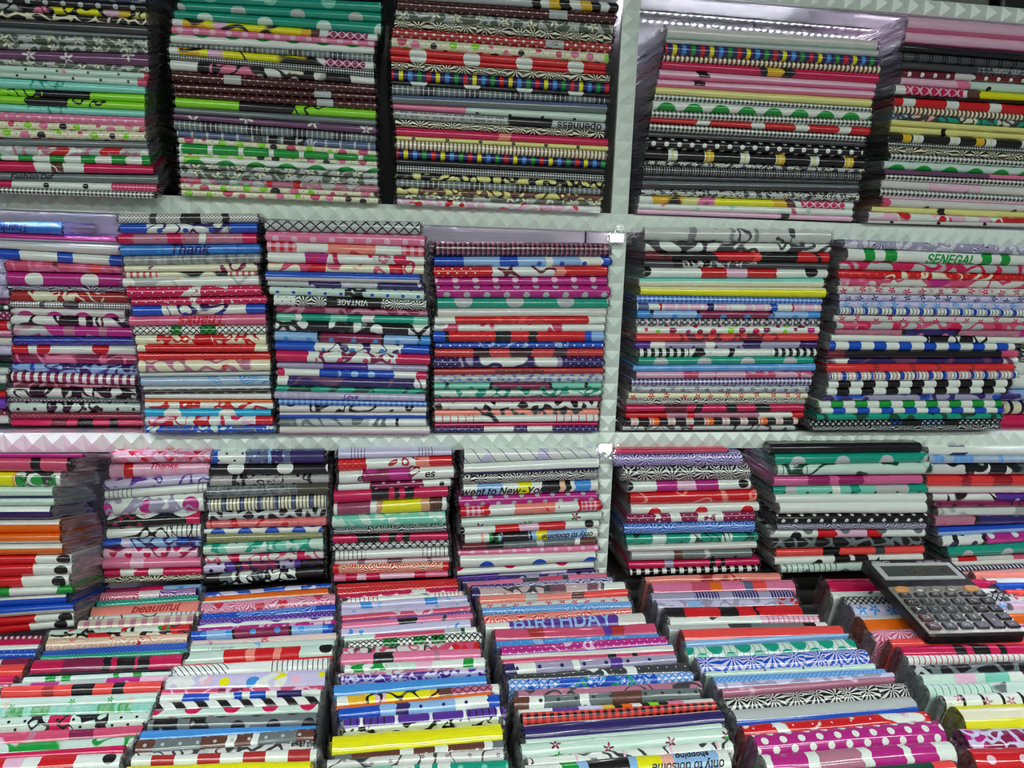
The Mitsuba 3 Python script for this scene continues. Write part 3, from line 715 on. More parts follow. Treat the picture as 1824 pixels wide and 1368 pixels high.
= T6 T6 shelf -0.025 280 1380 | 180@110 175@220 250@330 290@440 308@530 325@610 282@710 252@790 270@890 282@960 322@1040 290@1110 305@1180 | 1150@110 1350@230 1350@330 1355@410 1405@500 1432@600 1395@690 1390@780 1420@860 1412@940 1362@1010 1435@1080 1412@1150 | 0 | lower stack right of the post
100 92 ; crimson / mauve @-.2
146 130 ; lav | lace purple 46 .4
262 248 ; offwhite | lace black 56 .6
394 370 ; white .23 magenta .4 ppink .55 magenta .73 white | dot black 1000 44 .96
490 455 ; red | swirl salmon 220 .025
592 570 ; white | dot red 405 56 .15
680 650 ; wine .22 white .26 wine .34 white .42 wine .55 white .75 wine | blob wine 50 .6 | dot ppink 70 6
756 735 ; blue | lace ltblue 48 .5
850 835 ; teal .2 mint .3 teal .48 mint .56 teal .72 mint .8 teal | swirl dgreen 110 .04
948 912 ; offwhite / rose @-.75
1000 972 ; lgrey .35 brown .42 grey .6 lgrey .64 grey | dot black 200 14 .2 .5-1
1086 1055 ; crimson .27 lavg .34 crimson .62 black .66 crimson .7 black .73 crimson
1155 1122 ; black | bar white 74 38
end 1206 1170
= T7 T7 shelf -0.045 180 1110 | 152@95 180@170 200@230 172@310 168@360 180@420 212@480 190@550 195@595 152@640 160@700 190@755 170@805 215@860 | 1088@95 1130@160 1158@225 1102@300 1125@360 1125@415 1130@480 1132@550 1122@590 1115@640 1092@700 1116@745 1102@790 1090@850 | 0 | seventh stack on lower level
78 70 ; black
146 134 ; teal | dot lgrey 275 45 .14
210 192 ; mint | swirl dgreen 130 .03 | bar dgreen 36 5 0 0-.2
282 272 ; pink .23 wine .37 pink .43 wine .6 pink | weave magenta 20 .35
344 332 ; teal .08 lgrey .15 sea .38 white .43 sea .5 teal .56 sea .66 lgrey .88 teal | dot dgreen 140 10 .2
396 388 ; white
450 446 ; white
520 515 ; black | dot white 78 12 .1
582 574 ; dgrey | lace lav 24 .4
614 606 ; white .3 red .42 ppink .62 red .72 white | dot grey 230 33 .7 | dot black 310 34 .1 .0-.3
672 662 ; grey | cow black 78 .22
738 716 ; coral .31 black .42 coral .66 dgrey .73 coral
786 764 ; white .2 white .4 black .5 white .53 black .62 white | swirl black 160 .05 0 .1-.7
838 808 ; mint | bar dgrey 34 5 0 0-.4 | swirl grey 140 .03
end 890 868
= T8 T7 shelf -0.025 1150 1733 | 1140@120 1142@175 1150@240 1132@310 1130@360 1165@410 1182@460 1202@500 1182@555 1192@620 1222@680 1245@745 1282@790 1282@830 1300@870 | 2060@120 2040@400 2050@870 | 0 | rightmost stack on lower level
96 92 ; white .15 navy .26 white | band white 1 -.1
150 150 ; lgrey .03 sky .1 lgrey .17 sky .3 lgrey .47 sky .5 lgrey | glit ltblue 30 .5
200 198 ; offwhite .24 black .3 white .4 black .52 white .56 grey | swirl black 140 .04 | band brick -.6 -1
278 276 ; coral .23 maroon .29 coral .44 maroon .58 coral | weave red 20 .45
345 345 ; offwhite / ppink @-.3
386 384 ; white .45 purple | swirl black 180 .04 0 .1-.45 | dot lav 150 14 .2 .45-1
436 438 ; wine | swirl black 100 .05
474 468 ; lgrey | swirl black 110 .05 | weave white 14 .5
534 530 ; mauve .28 black .31 navy | dot rose 110 14 .2 0-.28 | dot lav 170 10 .5 .31-1
600 572 ; blue / ltblue @.1
664 634 ; white .08 black .12 white .3 black .33 magenta | dot navy 130 18 .2 0-.3 | dot white 150 20 .6 .34-1
734 694 ; teal | dot lgrey 245 38 .2
796 768 ; offwhite .05 red .2 offwhite .5 rose .62 offwhite
822 796 ; white
850 826 ; white | slant navy 24 13
886 852 ; peach | glit ppink 30 .5
end 912 890
= B0 B1 file -0.300 0 300 | -800 | 290@445 285@480 255@550 210@590 165@670 80@735 50@780 | 0 | leftmost standing row at front
440 434 ; maroon | bar ppink 42 20
458 452 ; crimson
512 504 ; white | blob black 90 .75
545 528 ; blue | dot ltblue 50 5
582 572 ; white .8 wine | blob black 80 .7
642 630 ; coral
706 694 ; crimson
764 750 ; white | blob black 24 .6
end 845 800
= B1 B1 file -0.300 0 1 | 0 | 1 | 0 | second standing row at front
104 68 740 1412 ; wine .35 crimson .6 ltblue | dot sky 150 20 .2 .6-1
144 104 705 1372 ; crimson .4 white .62 purple | lace ppink 40 .4
182 142 680 1385 ; teal | dot sea 36 5
216 168 640 1390 ; wine / salmon @.7
288 252 620 1392 ; white | bar black 34 6 0 0-.15 | bar black 34 6 0 .72-1 | swirl dgrey 120 .03 0 .2-.7
332 288 550 1355 ; mauve | ging cream 80
394 348 350 1325 ; mint .55 white .78 green .86 red | swirl black 90 .04 | blob red 80 .6
430 395 345 1315 ; cream .27 red .5 cream .8 red | swirl black 80 .06 | blob cream 60 .64
474 430 330 1312 ; peach | blob red 80 .6 | lace cream 50 .4
524 466 300 1310 ; blue | dot ltblue 26 3 
582 538 290 1302 ; teal | dot sea 24 3
612 566 228 1275 ; crimson .2 wine .47 black .52 crimson .56 black .68 crimson .7 black .78 crimson
694 652 218 1240 ; black | blob rose 90 .68
734 692 165 1200 ; mint .15 green .22 mint .26 green .32 mint .6 green .64 mint .74 green .8 mint
772 712 78 1175 ; lgrey .12 magenta .3 lgrey .6 magenta .82 ppink | blob lgrey 110 .66
812 766 18 1132 ; coral .25 brick .32 coral .43 black .57 coral .69 black .76 coral
860 818 -30 1098 ; mint | flo green 320 26 .2 | flo peach 260 26 .4
935 886 -70 1068 ; sea .1 green .2 sea .25 green .36 sea .66 green .76 sea .78 green .86 sea | glit mint 36 .6
1005 964 -105 1045 ; mint .38 crimson .52 mint | dot black 112 11 .2 | sq black 60 .06 0 .25-.75
1094 1040 -160 995 ; rose .3 mauve .34 rose .55 wine .7 rose | swirl ppink 220 .02
1200 1118 -220 935 ; mint | blob red 130 .66 | sq green 130 .03
1290 1210 -260 870 ; crimson
1322 1265 -290 845 ; red .28 ppink .4 white .5 red .72 white | dot black 2110 48 0
end 1420 1362
= B2 B2 file -0.300 0 1 | 0 | 1 | 0 | third standing row at front
138 72 612 1488 ; lav | blob blue 70 .5
164 94 610 1472 ; orange / salmon @-.7
196 136 592 1482 ; white
214 146 585 1520 ; ppink | heart red 240 40 .2 | lace rose 44 .35
268 204 590 1522 ; blue | dot ltblue 44 4 0 0-.2 | lace ltblue 54 .4 0 .25-.85
318 248 575 1510 ; purple | dot lav 34 4
350 292 562 1505 ; white | dot purple 270 60 .6
374 320 560 1522 ; magenta | blob ppink 46 .58
420 368 515 1505 ; blue .1 ltblue .28 black .3 wine .68 black .7 ltblue .92 blue | dot sky 170 22 .2
460 402 520 1528 ; cream | blob red 100 .62 | lace ppink 46 .45
506 458 512 1515 ; mint | blob ltblue 90 .68 | txt grey 60 .5 0 .1-.3
558 508 455 1502 ; mint .27 red .42 salmon .48 red .6 salmon .65 red .78 mint | dot black 1000 48 1
634 576 448 1500 ; red | blob mauve 70 .7
656 592 390 1478 ; white | slant black 40 8 0 0-.35 | bar dgrey 36 7 0 .6-1 | blob black 90 .72
722 664 338 1452 ; lav | mdot pastel 170 52 .1 | blob white 90 .62
828 788 308 1430 ; rose .35 wine .5 rose | sq ppink 80 .03
860 828 300 1420 ; white .14 blue .3 white .45 blue .5 white .55 blue .65 white .72 navy .88 white
902 852 268 1412 ; white | slant black 155 70
972 918 248 1402 ; mint | dot crimson 270 62 .75
1018 974 215 1390 ; grey .03 black .17 grey .24 black .33 grey | dot black 250 50 .5 | blob lgrey 110 .66
1084 1055 160 1382 ; sky
1164 1086 130 1372 ; brown .1 grey .36 brown .5 white .55 brown .64 white .68 grey .9 brown | dot lgrey 120 13 .2
1264 1170 118 1370 ; offwhite | sq dgrey 60 .05 | blob lgrey 90 .6
1300 1240 100 1392 ; white | bar brick 318 158 .33
1352 1308 50 1350 ; yellow
end 1430 1390
= B3 B3 file -0.300 0 1 | 0 | 1 | 0 | fourth standing row at front
82 42 160 992 ; red | dot coral 26 4
116 66 165 1002 ; red | dot salmon 30 4
154 98 180 1000 ; crimson .6 white .72 crimson | dot ppink 110 16 .5
186 128 195 1040 ; white | bar red 30 6 0 0-.3 | bar red 28 6 0 .74-1 | swirl dgrey 120 .03
212 154 190 1068 ; lav .15 sky .24 lav .66 sky .76 lav | blob ltblue 50 .62
240 188 190 1085 ; lav | flo sky 143 14 .2 | blob lgrey 70 .62
298 230 195 1090 ; rose | blob ppink 60 .62
328 254 205 1097 ; purple | dot lav 26 4
356 288 195 1107 ; pink .42 black .56 pink .76 dgrey .79 pink
392 320 188 1090 ; lav | blob sky 50 .66
440 368 210 1132 ; mint .22 rose .75 lgrey .88 dgreen .91 white | blob white 70 .66
470 398 240 1166 ; white .26 green .36 white .48 green .58 white .62 green .72 white | lat black 40 4 | blob black 40 .7
506 456 198 1148 ; offwhite .8 red | sq rose 44 .05 | swirl dgrey 90 .03 0 0-.7
562 524 188 1162 ; pink .23 black .37 pink .66 mauve .7 pink
630 576 212 1192 ; mint .04 green .3 mint .5 ppink .62 white .85 green .92 white | sq white 46 .06 0 0-.4
680 634 168 1197 ; offwhite | mdot rainbow 210 62 .1 | sq mauve 40 .04
736 684 188 1196 ; purple | sq lav 34 .08 | blob lav 60 .66
770 706 138 1202 ; sky
850 758 158 1290 ; white .06 gold .17 yellow .22 ppink .29 yellow .57 gold .62 brown .7 mauve .95 white | lat wine 60 5 0 .7-.95 | sq black 90 .02 0 .06-.7
926 826 155 1238 ; orange
960 858 172 1292 ; blue .25 ltblue .35 navy .43 ltblue .72 white .93 blue | dot navy 160 12 .2 .25-.93
1018 928 205 1332 ; white | dot purple 240 110 1 | bar black 46 8 0 0-.25 | bar black 46 8 0 .75-1
1096 1012 200 1290 ; white | blob black 44 .55
1122 1030 125 1312 ; yellow / pyellow @-.95
1256 1144 140 1322 ; grey .1 brown .38 white .46 brown .58 white .66 brown .88 white .93 grey | dot lgrey 180 11 .3 .5-.9
1312 1226 90 1322 ; offwhite | flo plum 180 18 .2 | sq dgrey 90 .02
1362 1290 80 1356 ; teal .22 sea .36 white .48 teal .51 white .58 teal .61 white .68 teal | dot sea 170 20 .2 .68-1
end 1440 1372
= B4 B4 file -0.300 0 1 | 0 | 1 | 0 | standing row below the post at front
104 45 10 870 ; purple .35 lavg .75 lav | sq navy 40 .05
134 68 45 930 ; pink .38 dgrey .5 rose .68 dgrey .72 pink
158 98 75 966 ; purple .3 lav | lace navy 34 .4 | dot lav 40 5
172 130 72 1045 ; navy .05 offwhite .48 black .61 offwhite .75 black .82 offwhite .84 dgrey .86 white | weave mauve 16 .4 0 .05-.85 | sq dgrey 40 .05 0 .2-.5
222 178 122 1062 ; salmon .3 lgrey .38 salmon .62 brown .7 coral
258 204 135 1070 ; offwhite | flo crimson 90 22 .2 | blob rose 60 .66 0 .4-.85
298 256 140 1086 ; ltblue | lace sky 40 .5
328 288 150 1090 ; peach | lace red 34 .4
380 306 160 1172 ; white .15 purple .83 offwhite
416 378 222 1242 ; rose .2 brick .3 rose .67 purple .72 brick .8 rose
488 446 230 1266 ; sky .22 ltblue .28 sky | dot ltblue 60 5 | swirl ltblue 120 .03 0 .22-.8
540 474 260 1312 ; magenta | dot ppink 50 5 | swirl ppink 110 .03 0 .3-.75
604 524 258 1352 ; blue / offwhite @.2
622 566 272 1362 ; rose .6 black .65 rose .75 black .78 rose
648 590 285 1372 ; navy .06 white .18 lavg .38 white .42 lavg .6 purple .67 lavg | dot navy 140 12 .2 .06-.9
710 624 320 1452 ; dgrey | dot white 60 4 | blob white 60 .56 0 .2-.7
756 704 308 1478 ; lav .36 green .42 lav .52 green .6 lav .64 green .68 lav | lat sky 44 5 | sq blue 40 .06 0 .1-.8
804 746 368 1532 ; mauve | sq dgrey 80 .025
866 804 340 1520 ; brown .08 white .16 grey .35 white .4 grey .52 brown .68 grey | dot dgrey 110 12 .2 .1-1
926 850 372 1616 ; white .17 purple .3 lav .42 gold .48 black .52 orange .57 white .62 black .66 lime .71 black .76 pink .84 offwhite
972 908 395 1632 ; black | ging coral 48
1024 934 410 1672 ; offwhite / navy @.35
1118 1014 418 1665 ; mint
1154 1046 390 1698 ; mint | flo wine 390 36 .1 | flo green 390 26 .5
1228 1118 430 1732 ; white | blob black 80 .68 | sq dgrey 60 .05 | bar ppink 300 14
1302 1190 415 1708 ; white .17 green .25 ltblue .3 black .5 ltblue .54 yellow .66 peach .72 ltblue .94 white
end 1392 1312
= B5 B5 file -0.300 0 1 | 0 | 1 | 0 | sixth standing row at front
70 46 52 680 ; salmon | sq brick 50 .03 0 .3-.7
86 72 85 745 ; pink .27 rose .4 orange .48 pink .64 slate .7 coral .8 pink
134 118 80 740 ; lavg | bar navy 14 8 0 .3-.47 | bar navy 14 8 0 .57-.75 | bar navy 14 8 0 .84-1
168 158 105 762 ; lav .22 ltblue .32 lav .85 red | sq lavg 34 .06
206 190 150 850 ; black .12 red .35 black .47 red .58 black .6 red .9 black
260 246 165 862 ; white .6 ppink | bar rose 24 4 0 .65-1 | swirl dgrey 90 .02 0 .25-.6
286 274 160 900 ; lgrey .38 dgrey .52 grey .85 black .93 white
318 300 228 972 ; coral
374 348 240 1000 ; ltblue
396 352 245 1030 ; mint | bar grey 28 3 | dot teal 130 36 .8
448 408 300 1088 ; lav | lace blue 44 .5
510 466 335 1125 ; mint | dot dgreen 180 5
524 484 375 1180 ; ltblue | lat sky 22 2.5
572 528 385 1212 ; lav | sq lavg 60 .06
602 546 410 1214 ; mauve | blob dgrey 40 .76 | blob ppink 80 .64
626 556 430 1272 ; offwhite | lace black 40 .6
684 618 470 1312 ; lgrey / blue @-.35
756 684 510 1376 ; red | blob white 70 .58 | dot ppink 90 5
808 740 565 1437 ; magenta | dot white 83 16 .1
892 826 610 1492 ; white .03 magenta .22 white .28 mauve .5 white .55 magenta .72 white .76 magenta .9 white | blob mauve 100 .68
982 908 640 1500 ; dgreen .88 coral
end 1050 968
= B6 B5 file -0.312 0 1 | 0 | 1 | 0 | standing row under the calculator
70 80 905 1695 ; crimson
128 114 925 1715 ; white .6 black .64 white | blob black 46 .6
162 140 985 1782 ; lgrey | lat black 26 2.5
196 180 1020 1830 ; lav | flo sky 72 25 .2
246 214 1075 1860 ; offwhite / orange @.1
316 276 1115 1900 ; ppink | lace rose 36 .4
364 330 1200 1980 ; coral .35 brick .5 coral
392 380 1250 2050 ; crimson .3 black .36 crimson .4 black .5 crimson .56 black .6 crimson
438 424 1275 2085 ; white | bar rose 26 5
466 438 1310 2130 ; lgrey .08 grey | cow black 90 .22
528 500 1345 2160 ; mint .18 ppink .3 mint .36 sea .5 white .58 black .64 white
566 534 1370 2200 ; mint | bar teal 32 4 0 0-.36 | swirl grey 120 .025 0 .35-1
614 586 1445 2250 ; white | bar black 90 14 | flo mauve 130 24 .2
660 640 1530 2350 ; yellow | band cream .25 -.35
760 740 1552 2400 ; magenta .1 wine .25 magenta .28 wine .4 ppink | sq lav 40 .05
868 850 1582 2450 ; red | dot ppink 150 20 .3
end 970 950
= B7 T7 file -0.305 0 1 | 0 | 1 | 0 | rightmost standing row beside the calculator
856 846 1420 2330 ; salmon .4 lgrey .55 salmon
894 886 1500 2350 ; white | blob red 80 .68
932 926 1562 2400 ; blue | sq ltblue 60 .04
970 962 1622 2450 ; coral | dot salmon 40 5
1012 1004 1640 2480 ; offwhite | dot rose 90 12
1050 1042 1655 2500 ; ppink
end 1090 1082
'''
LETTERS = [   # stack, row, text, colour, u of the middle, n of the middle (-1..1), height as a share of the visible face, upside down, slant
    ('S1', 23, 'Fashion Def', 'black', .40, .1, .75, 0, .25), ('S3', 14, 'openness', 'black', .875, 0, 1.05, 1, 0), ('S2', 17, 'KIN', 'black', .40, .05, .6, 0, 0),
    ('S5', 4, 'NEWEST VIEW', 'lgrey', .5, .1, .5, 0, 0), ('S3', 4, 'HO', 'black', .735, 0, .5, 0, 0),
    ('M1', 0, 'Thank you', 'navy', .45, 0, .75, 1, .2), ('M2', 3, 'Thank', 'navy', .50, .1, 1.15, 0, .25), ('M2', 11, 'Thanks', 'red', .52, 0, 1.15, 1, .25),
    ('M3', 3, 'YOU LOVE', 'lgrey', .73, .1, .42, 0, 0), ('M3', 8, 'VINTAGE', 'white', .51, .1, .6, 1, 0), ('M4', 13, 'VIVEZ bella VIVEZ bella', 'dmaroon', .5, 0, .6, 1, 0),
    ('M4', 19, 'My girl', 'dgrey', .62, .3, .6, 0, .2), ('M6', 1, 'SENEGAL', 'green', .5, -.15, .95, 0, .3), ('M3', 19, 'Love', 'purple', .5, 0, .8, 0, .3),
    ('T2', 1, 'Thanks', 'crimson', .55, .5, .5, 0, .3), ('T4', 2, 'e', 'black', .18, -.1, .7, 0, .2), ('T4', 2, 'es', 'black', .79, 0, .7, 0, .2),
    ('T5', 3, 'went to New-York', 'black', .31, -.15, .74, 0, .3), ('T5', 8, 'only to dolsome', 'black', .765, .05, .66, 1, .3), ('B4', 25, 'only to dolsome', 'black', .785, -.42, .42, 1, .3),
    ('B4', 25, 'shopping', 'black', .82, .22, .34, 1, .2), ('B4', 8, 'BIRTHDAY', 'ltblue', .48, 0, 1.1, 0, 0), ('B2', 22, 'and', 'black', .9, .2, .5, 0, 0), ('B2', 22, 'of the', 'black', .965, .1, .5, 0, 0),
    ('B1', 3, 'beautiful', 'brick', .6, -.1, .45, 0, .3),
]
STICKERS = [('S2', 10, .29), ('S2', 11, .73), ('S2', 12, .74), ('S3', 4, .735), ('S3', 1, .73)]
MACROS = dict(
    floral='olive | flo cream 42 11 | sq lgrey 12 .05', conf='cream | mdot confetti 31 9 | dot dgrey 13 .9', spots='dmaroon | dot peach 15.8 1.4', weave='black | weave lgrey 9 .5',
    speck='black | lace cream 13 .5', ging='black | ging white 7.4', plaid='grey | bar dgrey 78 26 .2 | bar lgrey 9 2', giraffe2='cream | cow black 24 .16',
    cubes='navy | mbar cubes 16 7.4', comic='white .045 gold .15 yellow .19 ppink .26 yellow .62 gold .67 brown .71 white .75 wine .95 white | lat ppink 15 1.3 0 .75-.95 | sq black 40 .025 0 .05-.75',
    comic2='white .06 gold .2 pyellow .27 pink .34 yellow .62 gold .68 brown .72 white .75 crimson .96 white | lat ppink 15 1.3 0 .75-.96 | sq black 40 .025 0 .06-.75')
DEPTH, FILE_DEPTH = 0.19, 0.2
WORDS = dict(offwhite='off-white', lgrey='light grey', dgrey='dark grey', mint='pale mint', ppink='pale pink', pyellow='pale yellow', ltblue='light blue', lav='lavender', lavg='lilac grey',
    dmaroon='dark maroon', sea='sea green', dgreen='dark green', dolive='dark olive', grey='grey', sky='sky blue', slate='slate blue', wine='wine red', brick='brick red', peach='peach', rose='rose pink', coral='coral red',
    confetti='red, black and lime', cubes='red, yellow, blue and green', berries='berry and lime', pastel='pastel', rainbow='pink and blue', gold='gold', mauve='mauve')
MOTIF = dict(dot='polka dots', bar='stripes', ging='checks', lat='diamond lattice', sq='line drawings', blob='patches', flo='flowers', cow='blotches', weave='fine hatching', txt='small print',
    band='band', lace='lacy scrolls', slant='slanted stripes', glit='glitter', mdot='spots', mbar='squares', heart='hearts', swirl='swirls')
ORD = ['zeroth', 'first', 'second', 'third', 'fourth', 'fifth', 'sixth', 'seventh', 'eighth', 'ninth', 'tenth', 'eleventh', 'twelfth', 'thirteenth', 'fourteenth', 'fifteenth', 'sixteenth', 'seventeenth',
    'eighteenth', 'nineteenth', 'twentieth'] + ['twenty-' + w for w in 'first second third fourth fifth sixth seventh eighth ninth'.split()] + ['thirtieth']
SPREAD = {'dot': 1, 'bar': 1, 'ging': 1, 'lat': 1, 'slant': 1, 'mdot': 1, 'mbar': 1, 'flo': 1, 'heart': 1}

def parse(text, px):
    """(row of parameters after the first three, words) of a print; px: metres per unit of the stack's crop, and per photo pixel."""
    text = text.strip()
    unit_ = px[0]
    parts = [s.strip() for s in text.split('|')]
    if parts[0].startswith('$'):
        parts = [s.strip() for s in MACROS[parts[0][1:]].split('|')] + parts[1:]; unit_ = px[1]
    base = [t for t in parts[0].split() if not t.startswith('@')]
    row = np.zeros(K); row[3:14] = 9; row[26] = -9
    split = None
    if '/' in base:
        split = base[base.index('/') + 1]; base = base[:base.index('/')]
        row[26] = float(parts[0].split('@')[1]); row[27] = COL[split]
    cols, bounds = base[0::2], [float(b) for b in base[1::2]]
    for j in range(12): row[14 + j] = COL[cols[min(j, len(cols) - 1)]]
    for j, b in enumerate(bounds): row[3 + j] = b
    row[28] = 0.035 if len(bounds) > 0 else 0
    words = []
    for j, s in enumerate([p for p in parts[1:] if p][:3]):
        t = s.split(); o = 29 + 7 * j
        ua, ub = -1.0, 2.0
        if '-' in t[-1] and not t[-1].startswith('-'): ua, ub = map(float, t.pop().split('-'))
        p, q = float(t[2]), float(t[3]) if len(t) > 3 else 0.5
        off = float(t[4]) if len(t) > 4 else 0.0
        if t[0] != 'band': p *= unit_
        if t[0] in SPREAD: q *= unit_
        if t[0] == 'lace': p *= 2.2
        row[o:o + 7] = [KINDS[t[0]], COL[t[1]], p, q, off, ua, ub]
        words.append((t[1], t[0], min(ub, 1) - max(ua, 0)))
    for o in (29, 36, 43):
        if row[o] == 0: row[o + 2] = 1.0
    edges = [0] + bounds + [1]
    share = {}
    for c, a, b in zip(cols, edges[:-1], edges[1:]): share[c] = share.get(c, 0) + b - a
    top = sorted(share, key=lambda c: -share[c])
    cw = lambda c: WORDS.get(c, c)
    look = f'{cw(top[0])} over {cw(split)}' if split else cw(top[0]) if len(top) == 1 or share[top[1]] < 0.07 else f'{cw(top[0])} and {cw(top[1])}'
    words = [w for w in words if w[0] not in (top[0],)]
    words.sort(key=lambda w: -w[2])
    return row, look, [(cw(c), MOTIF[k]) for c, k, _ in words]

def grid_faces(n, m, o=0):
    i = np.arange(n * m).reshape(n, m) + o
    q = np.stack([i[:-1, :-1], i[:-1, 1:], i[1:, 1:], i[1:, :-1]], -1).reshape(-1, 4)
    return np.vstack([q[:, [0, 1, 2]], q[:, [0, 2, 3]]])

class Bundle:
    """A folded pack of bags: ends A and B of its front fold, thickness at both, fold pointing along ef, thickness along et."""
    def __init__(s, A, B, tA, tB, ef, et, depth, droop, ident, seed):
        s.A, s.B, s.tA, s.tB, s.depth, s.droop, s.ident, s.seed = A, B, tA, tB, depth, droop, ident, seed
        s.L = np.linalg.norm(B - A); s.ex = (B - A) / s.L
        s.ef = ef - s.ex * (ef @ s.ex); s.ef /= np.linalg.norm(s.ef)
        s.et = np.cross(s.ef, s.ex); s.et *= np.sign(s.et @ et)
        s.t = (tA + tB) / 2
        th = np.radians(np.array([90, 76, 60, 44, 28, 12, -2, -16, -32, -48, -62, -76, -90.0]))
        c = min(0.5, 0.02 / s.t)
        d, h = c * (1 - np.cos(th)), 0.5 * np.sin(th)
        dd = depth / s.t
        d = np.r_[dd, dd * .55, dd * .22, max(c * 2.2, dd * .1), d, max(c * 2.2, dd * .1), dd * .22, dd * .55, dd]
        h = np.r_[.5, .5, .5, .5, h, -.5, -.5, -.5, -.5]
        s.pd, s.ph = d, h
        seg = np.r_[0, np.cumsum(np.hypot(np.diff(d), np.diff(h)))]
        i = np.argmin(np.abs(h)); s.ps = seg[i] + h[i] - seg      # arc length from the apex, upward positive, per thickness
    def pos(s, u, d, h, out=0.0):
        """u along the fold, d back from the apex and h across, both in thicknesses."""
        u, d, h = np.broadcast_arrays(np.asarray(u, float), d, h)
        t = s.tA + (s.tB - s.tA) * u
        w = meshkit.noise(np.stack([u * s.L * 14, 0 * u, 0 * u + s.seed], -1)) - 0.5
        w2 = meshkit.noise(np.stack([u * s.L * 9, 0 * u + 5, 0 * u + s.seed], -1)) - 0.5
        dm, hm = d * t, h * t
        lift = s.droop * np.clip(dm / 0.06, 0, 1) ** 2 if s.droop > 0 else s.droop * dm
        hm = hm * (1 + 0.10 * w2 * np.exp(-dm / 0.02) * (np.abs(h) < .6))
        return s.A + u[..., None] * (s.B - s.A) + (0.003 * w - dm)[..., None] * s.ef + (hm + lift)[..., None] * s.et
    def body(s):
        nu = 13
        u = np.linspace(0, 1, nu)
        U, Dd = np.meshgrid(u, s.pd, indexing='ij'); _, Hh = np.meshgrid(u, s.ph, indexing='ij')
        n = len(s.pd)
        V, Fc = [s.pos(U, Dd, Hh).reshape(-1, 3)], [grid_faces(nu, n)]
        uv = [np.c_[s.ident + 0.0005 + 0.999 * U.ravel(), 0.5 + np.tile(s.ps * s.t, nu)]]
        o = nu * n
        r = np.random.default_rng(int(s.seed * 7 + 3))
        half = n // 2 + 1
        for side, uu in ((0, 0.0), (1, 1.0)):
            ds = s.pd[:half][::1]; hs = np.abs(s.ph[:half])
            lv = np.linspace(-1, 1, 5)
            Dg, Lg = np.meshgrid(ds, lv, indexing='ij'); Hg = hs[:, None] * lv[None]
            p = s.pos(uu, Dg, Hg)
            push = r.uniform(-0.003, 0.005, Dg.shape); push[:, [0, -1]] = 0; push[-1] = 0
            p = p + (push * (1 if side else -1))[..., None] * s.ex
            V.append(p.reshape(-1, 3)); Fc.append(grid_faces(half, 5, o)); o += half * 5
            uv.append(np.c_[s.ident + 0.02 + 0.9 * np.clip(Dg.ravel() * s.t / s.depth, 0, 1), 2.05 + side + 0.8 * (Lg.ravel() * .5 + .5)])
        i = np.array([0, n - 1]); k = np.vstack([s.pos(np.array([0, 0, 1, 1.0]), s.pd[0], np.array([.5, -.5, -.5, .5]))])
        V.append(k); Fc.append(np.array([[0, 1, 2], [0, 2, 3]]) + o); uv.append(np.c_[np.full(4, s.ident + .5), np.full(4, 2.5)])
        return np.vstack(V), np.vstack(Fc), np.vstack(uv)
    def wrap(s):
        """Crumpled clear film gathered at both ends."""
        V, Fc, o = [], [], 0
        r = np.random.default_rng(int(s.seed * 11 + 5))
        ds = np.array([-0.0015, 0.006, 0.014, 0.026, 0.042, 0.06, 0.085, 0.115, 0.15]) / s.t
        lv = np.linspace(-.47, .47, 6)
        Dg, Lg = np.meshgrid(ds, lv, indexing='ij')
        for side, uu in ((0, 0.0), (1, 1.0)):
            sg = 1 if side else -1
            amp = np.where(np.arange(6) % 2 == 0, 0.0022, 0.0062)[None, :] + r.uniform(-.0018, .0024, Dg.shape)
            p = s.pos(uu, Dg + r.uniform(-.05, .05, Dg.shape), Lg * r.uniform(.8, 1.0, Dg.shape)) + (sg * amp)[..., None] * s.ex
            V.append((p.reshape(-1, 3), grid_faces(len(ds), 6)))
        return V
    def on_face(s, mesh, uc, n, flip):
        """Lays a flat mesh (x along the fold, y up) on the front face, its middle at uc and n."""
        v = np.array(mesh.vertices); v[:, :2] -= (v[:, :2].max(0) + v[:, :2].min(0)) / 2
        if flip: v[:, :2] *= -1
        u = uc + v[:, 0] / s.L; arc = np.clip((n * s.t / 1.43 + v[:, 1]) / s.t, s.ps[-3], s.ps[2])
        d = np.interp(-arc, -s.ps, s.pd); h = np.interp(-arc, -s.ps, s.ph)
        e = 0.02
        d2, h2 = np.interp(-(arc + e), -s.ps, s.pd), np.interp(-(arc + e), -s.ps, s.ph)
        td, th = d2 - d, h2 - h
        ln = np.hypot(td, th) + 1e-9
        nrm = (th / ln)[:, None] * s.ef + (td / ln)[:, None] * s.et
        return trimesh.Trimesh(s.pos(u, d, h) + nrm * (0.0005 + v[:, 2:3]), mesh.faces, process=False)

ALL = []
def poly(text, y):
    if '@' not in text: return float(text)
    pts = np.array([[float(a) for a in p.split('@')] for p in text.split()])
    return float(np.interp(y, pts[:, 1], pts[:, 0]))
def clip_len(a, b, lo, hi): return max(0.0, min(b, hi) - max(a, lo))

